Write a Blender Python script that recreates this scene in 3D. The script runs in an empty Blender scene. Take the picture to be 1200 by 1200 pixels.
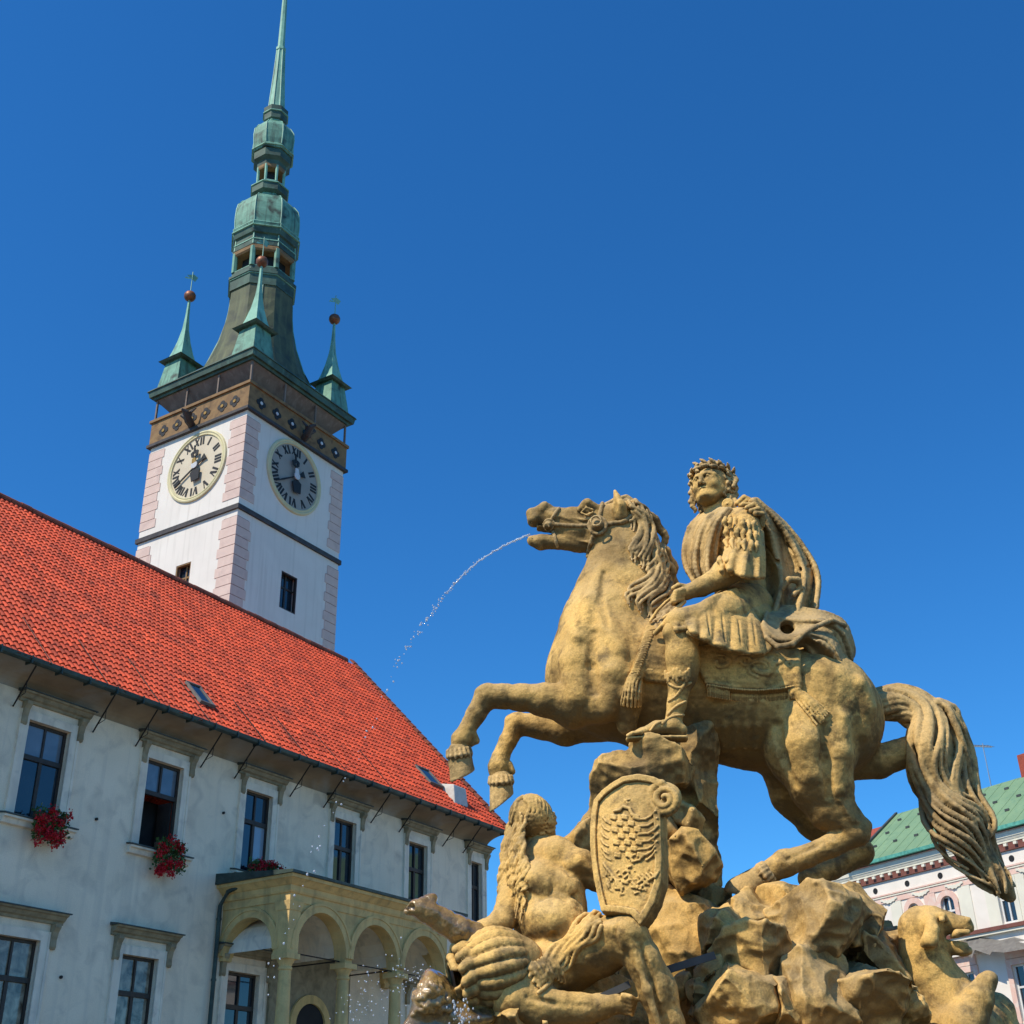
import bpy, bmesh, math, random
import numpy as np
from mathutils import Vector, Matrix, Quaternion
random.seed(7); rng = np.random.default_rng(11)
SC = bpy.context.scene
COL = SC.collection
rad = math.radians
PI = math.pi

# ------------------------------------------------------------------ camera
F = 1450.0; PITCH = rad(28.15); ROLL = rad(1.25); CAMZ = 1.6
_cp, _sp, _ct, _st = math.cos(PITCH), math.sin(PITCH), math.cos(ROLL), math.sin(ROLL)
FW = np.array((0, _cp, _sp)); _r0 = np.array((1., 0, 0)); _u0 = np.array((0, -_sp, _cp))
RT = _r0 * _ct - _u0 * _st; UP = _u0 * _ct + _r0 * _st
cam_d = bpy.data.cameras.new('camera'); cam = bpy.data.objects.new('camera', cam_d); COL.objects.link(cam)
cam.matrix_world = Matrix(((RT[0], UP[0], -FW[0], 0), (RT[1], UP[1], -FW[1], 0), (RT[2], UP[2], -FW[2], CAMZ), (0, 0, 0, 1)))
cam_d.sensor_width = 36; cam_d.lens = F * 36 / 1200; cam_d.clip_start = 0.1; cam_d.clip_end = 5000
SC.camera = cam

def at(x, y, Y):
    """measured point of the photograph -> world point in the vertical plane Y"""
    d = F * FW + (x - 600) * RT + (600 - y) * UP
    t = Y / d[1]
    return np.array((d[0] * t, Y, CAMZ + d[2] * t))

# ------------------------------------------------------------------ light
SUN_AZ, SUN_EL = rad(-129), rad(51)
S = Vector((math.sin(SUN_AZ) * math.cos(SUN_EL), math.cos(SUN_AZ) * math.cos(SUN_EL), math.sin(SUN_EL)))
sun_d = bpy.data.lights.new('sun', 'SUN'); sun_d.energy = 5.0; sun_d.angle = rad(0.5); sun_d.color = (1.0, 0.90, 0.73)
sun = bpy.data.objects.new('sun', sun_d); COL.objects.link(sun); sun.location = S * 150
sun.rotation_euler = S.to_track_quat('Z', 'Y').to_euler()
W = bpy.data.worlds.new('World'); SC.world = W; W.use_nodes = True
nt = W.node_tree; nt.nodes.clear()
sky = nt.nodes.new('ShaderNodeTexSky'); sky.sky_type = 'NISHITA'; sky.sun_disc = False
sky.sun_elevation = SUN_EL; sky.sun_rotation = SUN_AZ % (2 * PI); sky.altitude = 300; sky.air_density = 1.0; sky.dust_density = 0.1; sky.ozone_density = 2.5
hs = nt.nodes.new('ShaderNodeHueSaturation'); hs.inputs['Saturation'].default_value = 1.25; hs.inputs['Hue'].default_value = 0.497
bg = nt.nodes.new('ShaderNodeBackground'); bg.inputs['Strength'].default_value = 0.14
wo = nt.nodes.new('ShaderNodeOutputWorld')
nt.links.new(sky.outputs[0], hs.inputs['Color']); tint = nt.nodes.new('ShaderNodeMix'); tint.data_type = 'RGBA'; tint.blend_type = 'MULTIPLY'; tint.inputs[0].default_value = 1; tint.inputs[7].default_value = (.46, .93, 1.24, 1)
nt.links.new(hs.outputs[0], tint.inputs[6]); nt.links.new(tint.outputs[2], bg.inputs[0]); nt.links.new(bg.outputs[0], wo.inputs[0])
SC.view_settings.view_transform = 'Standard'; SC.view_settings.look = 'None'; SC.view_settings.exposure = 0

# ------------------------------------------------------------------ materials
def mat(name, c1, c2=None, scale=3.0, rough=0.8, bump=0.0, bscale=30.0, c3=None, s3=0.7, f3=(0.5, 0.7), metal=0.0, spec=0.4,
        streak=None, bdist=0.02, attr=None, fine=0.0, coat=0.0):
    m = bpy.data.materials.new(name); m.use_nodes = True
    n, l = m.node_tree.nodes, m.node_tree.links
    b = n['Principled BSDF']; b.inputs['Roughness'].default_value = rough; b.inputs['Metallic'].default_value = metal
    b.inputs['Specular IOR Level'].default_value = spec
    if coat: b.inputs['Coat Weight'].default_value = coat; b.inputs['Coat Roughness'].default_value = 0.08
    tc = n.new('ShaderNodeTexCoord')
    def noise(sc, det=5, dist=0.0, src=None):
        t = n.new('ShaderNodeTexNoise'); t.inputs['Scale'].default_value = sc; t.inputs['Detail'].default_value = det
        t.inputs['Distortion'].default_value = dist
        l.new(src or tc.outputs['Object'], t.inputs['Vector']); return t.outputs['Fac']
    def ramp(f, a, z):
        r = n.new('ShaderNodeMapRange'); r.inputs[1].default_value = a; r.inputs[2].default_value = z; r.clamp = True
        l.new(f, r.inputs[0]); return r.outputs[0]
    def mix(f, a, bb, mode='MIX'):
        x = n.new('ShaderNodeMix'); x.data_type = 'RGBA'; x.blend_type = mode
        for s, v in ((x.inputs[0], f), (x.inputs[6], a), (x.inputs[7], bb)):
            if hasattr(v, 'is_linked'): l.new(v, s)
            else: s.default_value = v if isinstance(v, (int, float)) else (*v, 1)[:4]
        return x.outputs[2]
    col = c1
    if c2 is not None: col = mix(ramp(noise(scale, 6, 0.6), 0.32, 0.68), c1, c2)
    if c3 is not None: col = mix(ramp(noise(s3, 7, 0.8), *f3), col, c3)
    if streak is not None:
        mp = n.new('ShaderNodeMapping'); mp.inputs['Scale'].default_value = (2.5, 2.5, 0.12); l.new(tc.outputs['Object'], mp.inputs[0])
        col = mix(ramp(noise(1.6, 6, 0.3, mp.outputs[0]), 0.52, 0.78), col, streak)
    if attr:
        a = n.new('ShaderNodeVertexColor'); a.layer_name = attr
        col = mix(1.0, col, a.outputs[0], 'MULTIPLY')
    if fine:
        f = n.new('ShaderNodeMapRange'); f.inputs[1].default_value = 0.3; f.inputs[2].default_value = 0.7
        f.inputs[3].default_value = 1 - fine; f.inputs[4].default_value = 1 + fine * 0.4
        l.new(noise(bscale * 1.7, 4), f.inputs[0])
        cb = n.new('ShaderNodeCombineColor')
        for i in range(3): l.new(f.outputs[0], cb.inputs[i])
        col = mix(1.0, col, cb.outputs[0], 'MULTIPLY')
    if hasattr(col, 'is_linked'): l.new(col, b.inputs['Base Color'])
    else: b.inputs['Base Color'].default_value = (*col, 1)[:4]
    if bump:
        bp = n.new('ShaderNodeBump'); bp.inputs['Strength'].default_value = bump; bp.inputs['Distance'].default_value = bdist
        l.new(noise(bscale, 8), bp.inputs['Height']); l.new(bp.outputs[0], b.inputs['Normal'])
    return m
M = {}
M['plaster'] = mat('white plaster', (0.95, 0.80, 0.595), (0.87, 0.725, 0.53), 0.9, 0.9, 0.35, 22, c3=(0.62, 0.525, 0.40), s3=1.6, f3=(0.50, 0.80), streak=(0.74, 0.63, 0.48), fine=0.10)
M['trim'] = mat('plaster trim', (0.93, 0.81, 0.63), (0.78, 0.67, 0.52), 2.0, 0.85, 0.2, 30, c3=(0.50, 0.45, 0.37), s3=2.2, f3=(0.54, 0.8), streak=(0.55, 0.5, 0.42))
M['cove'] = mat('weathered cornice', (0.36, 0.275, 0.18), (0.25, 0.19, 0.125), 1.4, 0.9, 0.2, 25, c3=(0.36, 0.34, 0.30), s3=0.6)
M['hood'] = mat('weathered stone hood', (0.38, 0.31, 0.19), (0.22, 0.18, 0.11), 4, 0.9, 0.4, 30)
M['gold_stone'] = mat('ochre portico stone', (0.80, 0.55, 0.22), (0.64, 0.435, 0.175), 2.0, 0.85, 0.35, 25, c3=(0.34, 0.245, 0.11), s3=1.2, f3=(0.54, 0.77), streak=(0.42, 0.30, 0.13), fine=0.1)
M['lead'] = mat('dark sheet metal', (0.055, 0.062, 0.058), (0.09, 0.10, 0.09), 3, 0.55, 0.15, 30, metal=0.3)
M['gutter'] = mat('verdigris gutter', (0.035, 0.05, 0.045), (0.07, 0.10, 0.085), 3, 0.5, metal=0.4)
M['iron'] = mat('black iron', (0.018, 0.017, 0.016), (0.04, 0.03, 0.025), 8, 0.6, metal=0.3)
M['tile'] = mat('clay roof tile', (0.74, 0.095, 0.030), (0.56, 0.066, 0.023), 1.2, 0.75, 0.3, 45, attr='tint', c3=(0.30, 0.06, 0.035), s3=0.6, f3=(0.56, 0.82), streak=(0.36, 0.06, 0.03))
M['ridge'] = mat('ridge tile', (0.30, 0.075, 0.035), (0.16, 0.05, 0.03), 3, 0.8, 0.3, 30)
M['mortar'] = mat('verge mortar', (0.60, 0.57, 0.53), (0.42, 0.36, 0.32), 3, 0.9)
M['win_wood'] = mat('dark window wood', (0.030, 0.022, 0.017), (0.05, 0.036, 0.027), 6, 0.5)
M['darkroom'] = mat('dark interior', (0.012, 0.012, 0.013), (0.03, 0.03, 0.03), 1.0, 0.9)
M['glass'] = mat('window glass', (0.012, 0.020, 0.030), (0.02, 0.03, 0.04), 1.5, 0.04, 0.02, 2.5, spec=0.9)
M['curtain'] = mat('net curtain behind glass', (0.42, 0.36, 0.25), (0.09, 0.06, 0.035), 4, 0.1, spec=0.8, streak=(0.05, 0.04, 0.03))
M['blind'] = mat('pale blind behind glass', (0.16, 0.20, 0.24), (0.11, 0.14, 0.17), 2.0, 0.08, spec=0.9)
M['pale'] = mat('painted reflection pane', (0.34, 0.38, 0.42), (0.28, 0.32, 0.37), 1.5, 0.06, spec=.9)  # sky reflection painted into the pane as a pale base colour
M['lead_grey'] = mat('grey flashing', (0.20, 0.19, 0.17), (0.13, 0.12, 0.11), 3, 0.6)
M['vent'] = mat('white painted vent', (0.62, 0.60, 0.55), (0.52, 0.48, 0.42), 5, 0.7)
M['petal'] = mat('red geranium petals', (0.66, 0.012, 0.022), (0.42, 0.006, 0.015), 12, 0.6)
M['leaf'] = mat('geranium leaves', (0.075, 0.16, 0.040), (0.04, 0.09, 0.022), 12, 0.6)
M['terracotta'] = mat('planter', (0.12, 0.07, 0.045), (0.08, 0.05, 0.03), 6, 0.8)
M['tower_white'] = mat('white tower render', (0.76, 0.715, 0.65), (0.70, 0.655, 0.595), 0.6, 0.9, 0.15, 18, streak=(0.62, 0.58, 0.52))
M['quoin'] = mat('pink quoins', (0.68, 0.52, 0.45), (0.60, 0.45, 0.39), 1.6, 0.9, 0.3, 20, c3=(.5, .37, .33), s3=1.1, f3=(.55,.8))
M['joint'] = mat('quoin joints', (0.24, 0.12, 0.11))
M['string'] = mat('dark string course', (0.035, 0.032, 0.032), (0.07, 0.06, 0.055), 3, 0.6)
M['copper'] = mat('green copper', (0.17, 0.37, 0.27), (0.10, 0.24, 0.175), 1.6, 0.6, 0.15, 15, c3=(0.035, 0.055, 0.04), s3=0.9, f3=(0.52, 0.68), streak=(0.04, 0.06, 0.045))
M['copper_light'] = mat('pale green copper', (0.25, 0.50, 0.38), (0.17, 0.38, 0.28), 2, 0.6, streak=(0.08, 0.17, 0.13))
M['copper_dark'] = mat('dark patinated copper', (0.030, 0.052, 0.040), (0.065, 0.13, 0.095), 1.3, 0.6, 0.15, 12, c3=(0.10, 0.20, 0.15), s3=1.1, f3=(0.6, 0.75))
M['slate_green'] = mat('mossy copper slate', (0.105, 0.115, 0.060), (0.06, 0.075, 0.045), 1.2, 0.7, 0.2, 12, c3=(0.035, 0.045, 0.035), s3=0.8, f3=(0.5, 0.7), streak=(0.14, 0.16, 0.08))
M['frieze'] = mat('brown painted frieze', (0.27, 0.165, 0.07), (0.19, 0.11, 0.05), 2.5, 0.8, 0.3, 16, c3=(0.10, 0.06, 0.03), s3=1.5, f3=(0.55, 0.75))
M['gallery'] = mat('weathered gallery boards', (0.21, 0.165, 0.135), (0.15, 0.115, 0.095), 2, 0.85, streak=(0.27, 0.22, 0.19))
M['ball'] = mat('tarnished copper ball', (0.30, 0.11, 0.05), (0.16, 0.07, 0.04), 3, 0.5, metal=0.4)
M['gilt'] = mat('gilding', (0.55, 0.33, 0.08), (0.40, 0.22, 0.05), 5, 0.4, metal=0.6)
M['clock_cream'] = mat('cream clock rim', (0.66, 0.60, 0.36), (0.58, 0.52, 0.31), 2, 0.7)
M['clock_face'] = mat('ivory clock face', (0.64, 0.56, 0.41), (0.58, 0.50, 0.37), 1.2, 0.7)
M['clock_face_shaded'] = mat('shaded clock face', (0.33, 0.315, 0.28), (0.28, 0.27, 0.24), 1.2, 0.7)  # same dial with the shade of its unlit side put into the colour
M['black'] = mat('black paint', (0.010, 0.010, 0.010), (0.02, 0.018, 0.015), 6, 0.6)
M['silver'] = mat('pale metal boss', (0.65, 0.66, 0.66), (0.5, 0.5, 0.5), 6, 0.4)
M['cream'] = mat('cream stucco', (0.76, 0.73, 0.61), (0.69, 0.66, 0.55), 1.0, 0.9, 0.15, 18)
M['white_stucco'] = mat('white stucco', (0.82, 0.76, 0.68), (0.74, 0.68, 0.60), 1.0, 0.9, 0.1, 18)
M['pink'] = mat('pink stucco', (0.76, 0.53, 0.44), (0.70, 0.46, 0.38), 1.5, 0.9, 0.2, 14, c3=(0.74, 0.60, 0.52), s3=2.5, f3=(0.5, 0.65))
M['brown_frieze'] = mat('brown frieze', (0.22, 0.085, 0.065), (0.15, 0.055, 0.042), 3, 0.85)
M['copper_roof'] = mat('green copper roof', (0.205, 0.325, 0.175), (0.165, 0.275, 0.15), 0.5, 0.55, 0.1, 10, streak=(0.12, 0.24, 0.15), c3=(0.11, 0.19, 0.11), s3=1.6, f3=(0.64, 0.78))
M['copper_gutter'] = mat('bright verdigris gutter', (0.10, 0.36, 0.28), (0.05, 0.20, 0.16), 5, 0.5)
M['white_frame'] = mat('white window frame', (0.72, 0.72, 0.70), (0.62, 0.62, 0.60), 4, 0.5)
M['brick'] = mat('red brick', (0.36, 0.075, 0.045), (0.26, 0.055, 0.035), 9, 0.9)
M['alu'] = mat('aluminium', (0.5, 0.52, 0.55), None, metal=0.7, rough=0.35)
M['cobble'] = mat('cobbled paving', (0.19, 0.17, 0.14), (0.13, 0.115, 0.095), 7, 0.85, 0.6, 6, c3=(0.16, 0.145, 0.125), s3=0.2)
M['asphalt'] = mat('asphalt', (0.05, 0.05, 0.05), (0.065, 0.062, 0.06), 3, 0.9, 0.3, 60)
M['zinc'] = mat('dark zinc strap', (0.085, 0.085, 0.08), (0.05, 0.05, 0.048), 5, 0.8)

# ------------------------------------------------------------------ object helpers
def tag(o, label=None, cat=None, group=None, kind=None):
    if label: o['label'] = label
    if cat: o['category'] = cat
    if group: o['group'] = group
    if kind: o['kind'] = kind
    return o
def empty(name, loc=(0, 0, 0), rz=0.0, label=None, cat=None, group=None):
    o = bpy.data.objects.new(name, None); COL.objects.link(o); o.location = loc; o.rotation_euler = (0, 0, rz)
    o.empty_display_size = 0.2
    return tag(o, label, cat, group)
def link_mesh(name, me, material, parent=None, smooth=False):
    o = bpy.data.objects.new(name, me); COL.objects.link(o)
    me.materials.append(material) if not isinstance(material, (list, tuple)) else [me.materials.append(x) for x in material]
    if parent is not None: o.parent = parent
    if smooth: me.shade_smooth()
    return o
def sub(a, b): return (a[0] - b[0], a[1] - b[1], a[2] - b[2])
class MB:
    def __init__(s): s.v = []; s.f = []
    def poly(s, pts):
        b = len(s.v); s.v += [tuple(p) for p in pts]; s.f.append(tuple(range(b, b + len(pts)))); return s
    def box(s, x0, x1, y0, y1, z0, z1):
        b = len(s.v)
        s.v += [(x, y, z) for z in (z0, z1) for y in (y0, y1) for x in (x0, x1)]
        s.f += [tuple(b + i for i in q) for q in ((0, 2, 3, 1), (4, 5, 7, 6), (0, 1, 5, 4), (2, 6, 7, 3), (0, 4, 6, 2), (1, 3, 7, 5))]
        return s
    def taper(s, cx, cy, z0, z1, a0, b0, a1, b1):
        b = len(s.v)
        s.v += [(cx - a0, cy - b0, z0), (cx + a0, cy - b0, z0), (cx - a0, cy + b0, z0), (cx + a0, cy + b0, z0),
                (cx - a1, cy - b1, z1), (cx + a1, cy - b1, z1), (cx - a1, cy + b1, z1), (cx + a1, cy + b1, z1)]
        s.f += [tuple(b + i for i in q) for q in ((0, 2, 3, 1), (4, 5, 7, 6), (0, 1, 5, 4), (2, 6, 7, 3), (0, 4, 6, 2), (1, 3, 7, 5))]
        return s
    def extrude_x(s, prof, x0, x1):
        """closed (y,z) profile swept along x"""
        n = len(prof); b = len(s.v)
        s.v += [(x0, y, z) for y, z in prof] + [(x1, y, z) for y, z in prof]
        s.f += [(b + i, b + (i + 1) % n, b + n + (i + 1) % n, b + n + i) for i in range(n)]
        s.f += [tuple(b + i for i in range(n))[::-1], tuple(b + n + i for i in range(n))]
        return s
    def extrude_y(s, prof, y0, y1):
        n = len(prof); b = len(s.v)
        s.v += [(x, y0, z) for x, z in prof] + [(x, y1, z) for x, z in prof]
        s.f += [(b + i, b + (i + 1) % n, b + n + (i + 1) % n, b + n + i) for i in range(n)]
        s.f += [tuple(b + i for i in range(n)), tuple(b + n + i for i in range(n))[::-1]]
        return s
    def tube(s, pts, r, n=6, caps=True):
        pts = [Vector(p) for p in pts]; rr = r if isinstance(r, (list, tuple)) else [r] * len(pts); b = len(s.v)
        for i, p in enumerate(pts):
            t = (pts[min(i + 1, len(pts) - 1)] - pts[max(i - 1, 0)]).normalized()
            a = t.cross(Vector((0, 0, 1)) if abs(t.z) < 0.9 else Vector((1, 0, 0))).normalized(); c = t.cross(a)
            s.v += [tuple(p + (a * math.cos(2 * PI * k / n) + c * math.sin(2 * PI * k / n)) * rr[i]) for k in range(n)]
        for i in range(len(pts) - 1):
            s.f += [(b + i * n + k, b + i * n + (k + 1) % n, b + (i + 1) * n + (k + 1) % n, b + (i + 1) * n + k) for k in range(n)]
        if caps: s.f += [tuple(b + k for k in range(n))[::-1], tuple(b + (len(pts) - 1) * n + k for k in range(n))]
        return s
    def lathe(s, prof, cx=0, cy=0, n=8, ph=PI / 8, caps=True):
        """(r,z) profile; n-gon whose flats have apothem r"""
        b = len(s.v); k_ = 1 / math.cos(PI / n) if n <= 8 else 1
        for r, z in prof:
            s.v += [(cx + r * k_ * math.cos(ph + 2 * PI * i / n), cy + r * k_ * math.sin(ph + 2 * PI * i / n), z) for i in range(n)]
        for j in range(len(prof) - 1):
            s.f += [(b + j * n + i, b + j * n + (i + 1) % n, b + (j + 1) * n + (i + 1) % n, b + (j + 1) * n + i) for i in range(n)]
        if caps: s.f += [tuple(b + i for i in range(n))[::-1], tuple(b + (len(prof) - 1) * n + i for i in range(n))]
        return s
    def sphere(s, c, r, n=12):
        m_ = n // 2
        return s.lathe([(max(1e-3, r * math.sin(PI * j / m_)), c[2] - r * math.cos(PI * j / m_)) for j in range(m_ + 1)], c[0], c[1], n)
    def lean(s):
        for i, (x, y, z) in enumerate(s.v):
            q = .08 + .42 * min(1, max(0, (z - 44) / 32)) - .43 if z > 44 else -.35
            s.v[i] = (x - .72 * q, y + .69 * q, z)
        return s
    def build(s, name, material, parent=None, smooth=False, bevel=0.0):
        me = bpy.data.meshes.new(name); me.from_pydata(s.v, [], s.f); me.update()
        bm = bmesh.new(); bm.from_mesh(me); bmesh.ops.recalc_face_normals(bm, faces=bm.faces); bm.to_mesh(me); bm.free()
        o = link_mesh(name, me, material, parent, smooth)
        if bevel:
            md = o.modifiers.new('bevel', 'BEVEL'); md.width = bevel; md.segments = 2; md.limit_method = 'ANGLE'
        return o

def wall_grid(mb, x0, x1, z0, z1, holes, y=0.0, depth=0.25):
    """front wall in plane y with rectangular openings and their reveals (inward = +y)"""
    xs = sorted({x0, x1, *[h[0] for h in holes], *[h[1] for h in holes]}); zs = sorted({z0, z1, *[h[2] for h in holes], *[h[3] for h in holes]})
    for i in range(len(xs) - 1):
        for j in range(len(zs) - 1):
            cx, cz = (xs[i] + xs[i + 1]) / 2, (zs[j] + zs[j + 1]) / 2
            if any(h[0] < cx < h[1] and h[2] < cz < h[3] for h in holes): continue
            mb.poly([(xs[i], y, zs[j]), (xs[i + 1], y, zs[j]), (xs[i + 1], y, zs[j + 1]), (xs[i], y, zs[j + 1])])
    for a, b, c, d in holes:
        mb.poly([(a, y, c), (a, y + depth, c), (a, y + depth, d), (a, y, d)]); mb.poly([(b, y, c), (b, y, d), (b, y + depth, d), (b, y + depth, c)])
        mb.poly([(a, y, d), (a, y + depth, d), (b, y + depth, d), (b, y, d)]); mb.poly([(a, y, c), (b, y, c), (b, y + depth, c), (a, y + depth, c)])

def leaf_cloud(pts, size, material, name, parent, flat=0.0):
    v = []; f = []
    for p in pts:
        a = Vector(rng.normal(size=3)).normalized(); b = a.cross(Vector(rng.normal(size=3))).normalized(); c = a.cross(b)
        s_ = size * rng.uniform(0.6, 1.3); i = len(v)
        for q in ((-1, 0, 0), (-.2, .8, .25), (1, 0, 0), (-.2, -.8, .25)):
            v.append(tuple(Vector(p) + (a * q[0] + b * q[1] + c * q[2]) * s_))
        f.append((i, i + 1, i + 2, i + 3))
    me = bpy.data.meshes.new(name); me.from_pydata(v, [], f); me.update()
    return link_mesh(name, me, material, parent)
# ================================================================== GROUND
_gm = MB().poly([(-900, -900, 0), (900, -900, 0), (900, 900, 0), (-900, 900, 0)])
tag(_gm.build('ground', M['cobble']), kind='structure')
_rd = MB().poly([(-60, 95, .004), (120, 95, .004), (120, 103, .004), (-60, 103, .004)])
tag(_rd.build('road', M['asphalt']), kind='structure')

# ================================================================== TOWN HALL   local x = along facade, y = inward, z = up
AZ = rad(31.6); RZ = PI / 2 - AZ
U2 = Vector((math.sin(AZ), math.cos(AZ), 0)); N2 = Vector((math.cos(AZ), -math.sin(AZ), 0))
hall = empty('town_hall', tuple(N2 * -26), RZ, 'long white town hall with a red tiled roof and an arched stone portico', 'town hall')
X0, X1 = 5.0, 39.75
UW = [(14.95, 16.2), (18.9, 20.2), (22.87, 24.2), (26.75, 27.92), (30.88, 31.98), (34.9, 36.0), (38.78, 39.5)]
ZU0, ZU1 = 9.5, 11.9
LW = [(14.9, 16.15), (18.95, 20.25), (22.8, 24.03), (26.62, 27.9), (35.2, 36.4)]
ZL0, ZL1 = 4.3, 6.75
wm = MB(); holes = [(a, b, ZU0, ZU1) for a, b in UW] + [(a, b, ZL0, ZL1) for a, b in LW]
wall_grid(wm, X0, X1, 0.0, 12.95, holes, 0, 0.2)
wm.poly([(X0, 0, 0), (X0, 14, 0), (X0, 14, 12.95), (X0, 0, 12.95)])
wm.poly([(X1, 0, 0), (X1, 0, 12.95), (X1, 7, 21.3), (X1, 14, 12.95), (X1, 14, 0)])
wm.poly([(X0, 14, 0), (X1, 14, 0), (X1, 14, 12.95), (X0, 14, 12.95)])
wm.build('wall', M['plaster'], hall)
# cove cornice
prof = [(0, 12.56)] + [(-0.92 * (1 - math.cos(t)), 12.56 + 0.40 * math.sin(t)) for t in np.linspace(0.12, PI / 2, 8)] + [(-0.95, 13.0), (0, 13.0)]
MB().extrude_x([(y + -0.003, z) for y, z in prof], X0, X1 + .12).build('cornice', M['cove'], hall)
g = [(-1.0 + 0.09 * math.cos(t), 12.97 + 0.09 * math.sin(t)) for t in np.linspace(PI, 2 * PI, 7)]
gm_ = MB().extrude_x([(-1.10, 13.03)] + g + [(-0.88, 13.03)], X0, X1 + .2)
for s_ in np.arange(X0 + .3, X1, 0.9): gm_.box(s_, s_ + .035, -1.12, -0.86, 12.85, 13.05)
gm_.build('gutter', M['gutter'], hall)

def casement(parent, a, b, z0, z1, y, kind):
    """a timber window with transom and mullion: frame part with its panes as sub-parts"""
    fm = MB(); w = .075; zt = z0 + (z1 - z0) * 0.63; mid = (a + b) / 2; y0, y1 = y, y + .08
    fm.box(a, a + w, y0, y1, z0, z1); fm.box(b - w, b, y0, y1, z0, z1)
    fm.box(a + w, b - w, y0, y1, z1 - w, z1); fm.box(a + w, b - w, y0, y1, z0, z0 + w)
    fm.box(a + w, b - w, y0 - .02, y1, zt - .06, zt + .06)
    fm.box(mid - .03, mid + .03, y0 + .003, y1, zt + .06, z1 - w)
    if kind != 'open': fm.box(mid - .05, mid + .05, y0 + .003, y1, z0 + w, zt - .06)
    fo = fm.build('window', M['win_wood'], parent)
    pm = MB(); dk = MB(); yy = y + .045
    up_mat = {'plain': 'glass', 'blue': 'blind', 'open': 'blind', 'curtain': 'curtain', 'half': 'glass'}[kind]
    for p, q in ((a + w, mid - .03), (mid + .03, b - w)):
        tl = rng.uniform(-.012, .012)
        MB().poly([(p, yy, zt + .06), (q, yy + tl, zt + .06), (q, yy + tl, z1 - w), (p, yy, z1 - w)]).build('pane', M[up_mat], fo)
    if kind == 'open':
        lv = MB(); L = .5
        lv.box(b - w - .05, b - w, y0 + .1, y0 + .1 + L, z0 + w, zt - .06)
        lv.build('casement', M['win_wood'], fo)
        MB().poly([(a, y1 + .65, z0), (b, y1 + .65, z0), (b, y1 + .65, zt), (a, y1 + .65, zt)]).build('opening', M['darkroom'], fo)
    else:
        for p, q in ((a + w, mid - .05), (mid + .05, b - w)):
            tl = rng.uniform(-.012, .012)
            MB().poly([(p, yy, z0 + w), (q, yy + tl, z0 + w), (q, yy + tl, zt - .06), (p, yy, zt - .06)]).build('pane', M['curtain' if kind == 'curtain' else 'pale' if kind == 'half' and p > a + w + .01 else 'glass'], fo)
    return fo
def surround(parent, a, b, z0, z1, hood_z, sill=True):
    fm = MB(); w = .2; p = -.045
    fm.box(a - w, a, p, .02, z0, z1 + .22); fm.box(b, b + w, p, .02, z0, z1 + .22); fm.box(a, b, p, .02, z1, z1 + .22)
    fm.box(a - w - .07, a - w, p - .02, .02, z0, z1 + .22); fm.box(b + w, b + w + .07, p - .02, .02, z0, z1 + .22)
    fm.build('window_surround', M['trim'], parent)
    h0, h1 = a - .40, b + .50 if sill else b + .55
    if not sill: h0 = a - .45
    hm = MB(); hz = hood_z
    pr = [(0, hz - .26), (-.06, hz - .26), (-.08, hz - .2), (-.14, hz - .17), (-.2, hz - .09), (-.26, hz - .07), (-.28, hz - .03), (0, hz - .03)]
    hm.extrude_x(pr, h0, h1); ho = hm.build('window_hood', M['hood'], parent)
    MB().extrude_x([(0.0, hz + .05), (-.31, hz + .0), (-.31, hz - .027), (0.0, hz - .027)], h0 - .05, h1 + .05).build('hood_flashing', M['lead'], ho)
    for c in (h0 + .22, h1 - .22):
        bm_ = MB(); bw = .085; H_ = .72
        pr = [(.01, hz - .262), (-.2, hz - .262), (-.2, hz - .34), (-.13, hz - .44), (-.09, hz - .62), (-.10, hz - .78), (-.07, hz - .84), (.01, hz - .84)]
        bm_.extrude_x(pr, c - bw, c + bw); bm_.build('bracket', M['hood'], ho)
    if sill:
        sm = MB().extrude_x([(0.01, z0 - .02), (-.22, z0 - .06), (-.22, z0 - .11), (-.14, z0 - .13), (-.1, z0 - .24), (0.01, z0 - .26)], a - .36, b + .5)
        so = sm.build('sill', M['trim'], parent)
        MB().extrude_x([(0.0, z0 + .025), (-.25, z0 - .02), (-.25, z0 - .055), (0.0, z0 - .018)], a - .38, b + .52).build('sill_flashing', M['lead'], so)
kinds = ['plain', 'blue', 'open', 'half', 'plain', 'plain', 'plain']
for (a, b), k in zip(UW, kinds):
    casement(hall, a, b, ZU0, ZU1, .12, k); surround(hall, a, b, ZU0, ZU1, 12.56)
for (a, b), k in zip(LW, ['plain', 'curtain', 'curtain', 'plain', 'plain']):
    casement(hall, a, b, ZL0, ZL1, .12, k); surround(hall, a, b, ZL0, ZL1, 7.42, False)
# iron rods bracing the gutter
for s_ in (14.4, 16.6, 18.37, 20.89, 22.37, 24.83, 26.22, 28.68, 30.3, 32.75, 34.32, 36.94, 38.25):
    rm = MB().tube([(s_ - .25, -1.0, 12.86), (s_, -.02, 12.09)], .022, 5)
    rm.tube([(s_ - .15, -.62, 12.57), (s_ - .10, -.55, 12.30), (s_ - .06, -.2, 12.24)], .012, 4)
    rm.build('gutter_rod', M['iron'], hall)
for s_, z in ((21.4, 9.9), (21.0, 6.0), (25.9, 11.0)):
    MB().extrude_y([(s_ + .04 * math.cos(t), z + .04 * math.sin(t)) for t in np.linspace(0, 2 * PI, 9)[:-1]], -.05, .01).build('wall_bolt', M['black'], hall)

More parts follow.
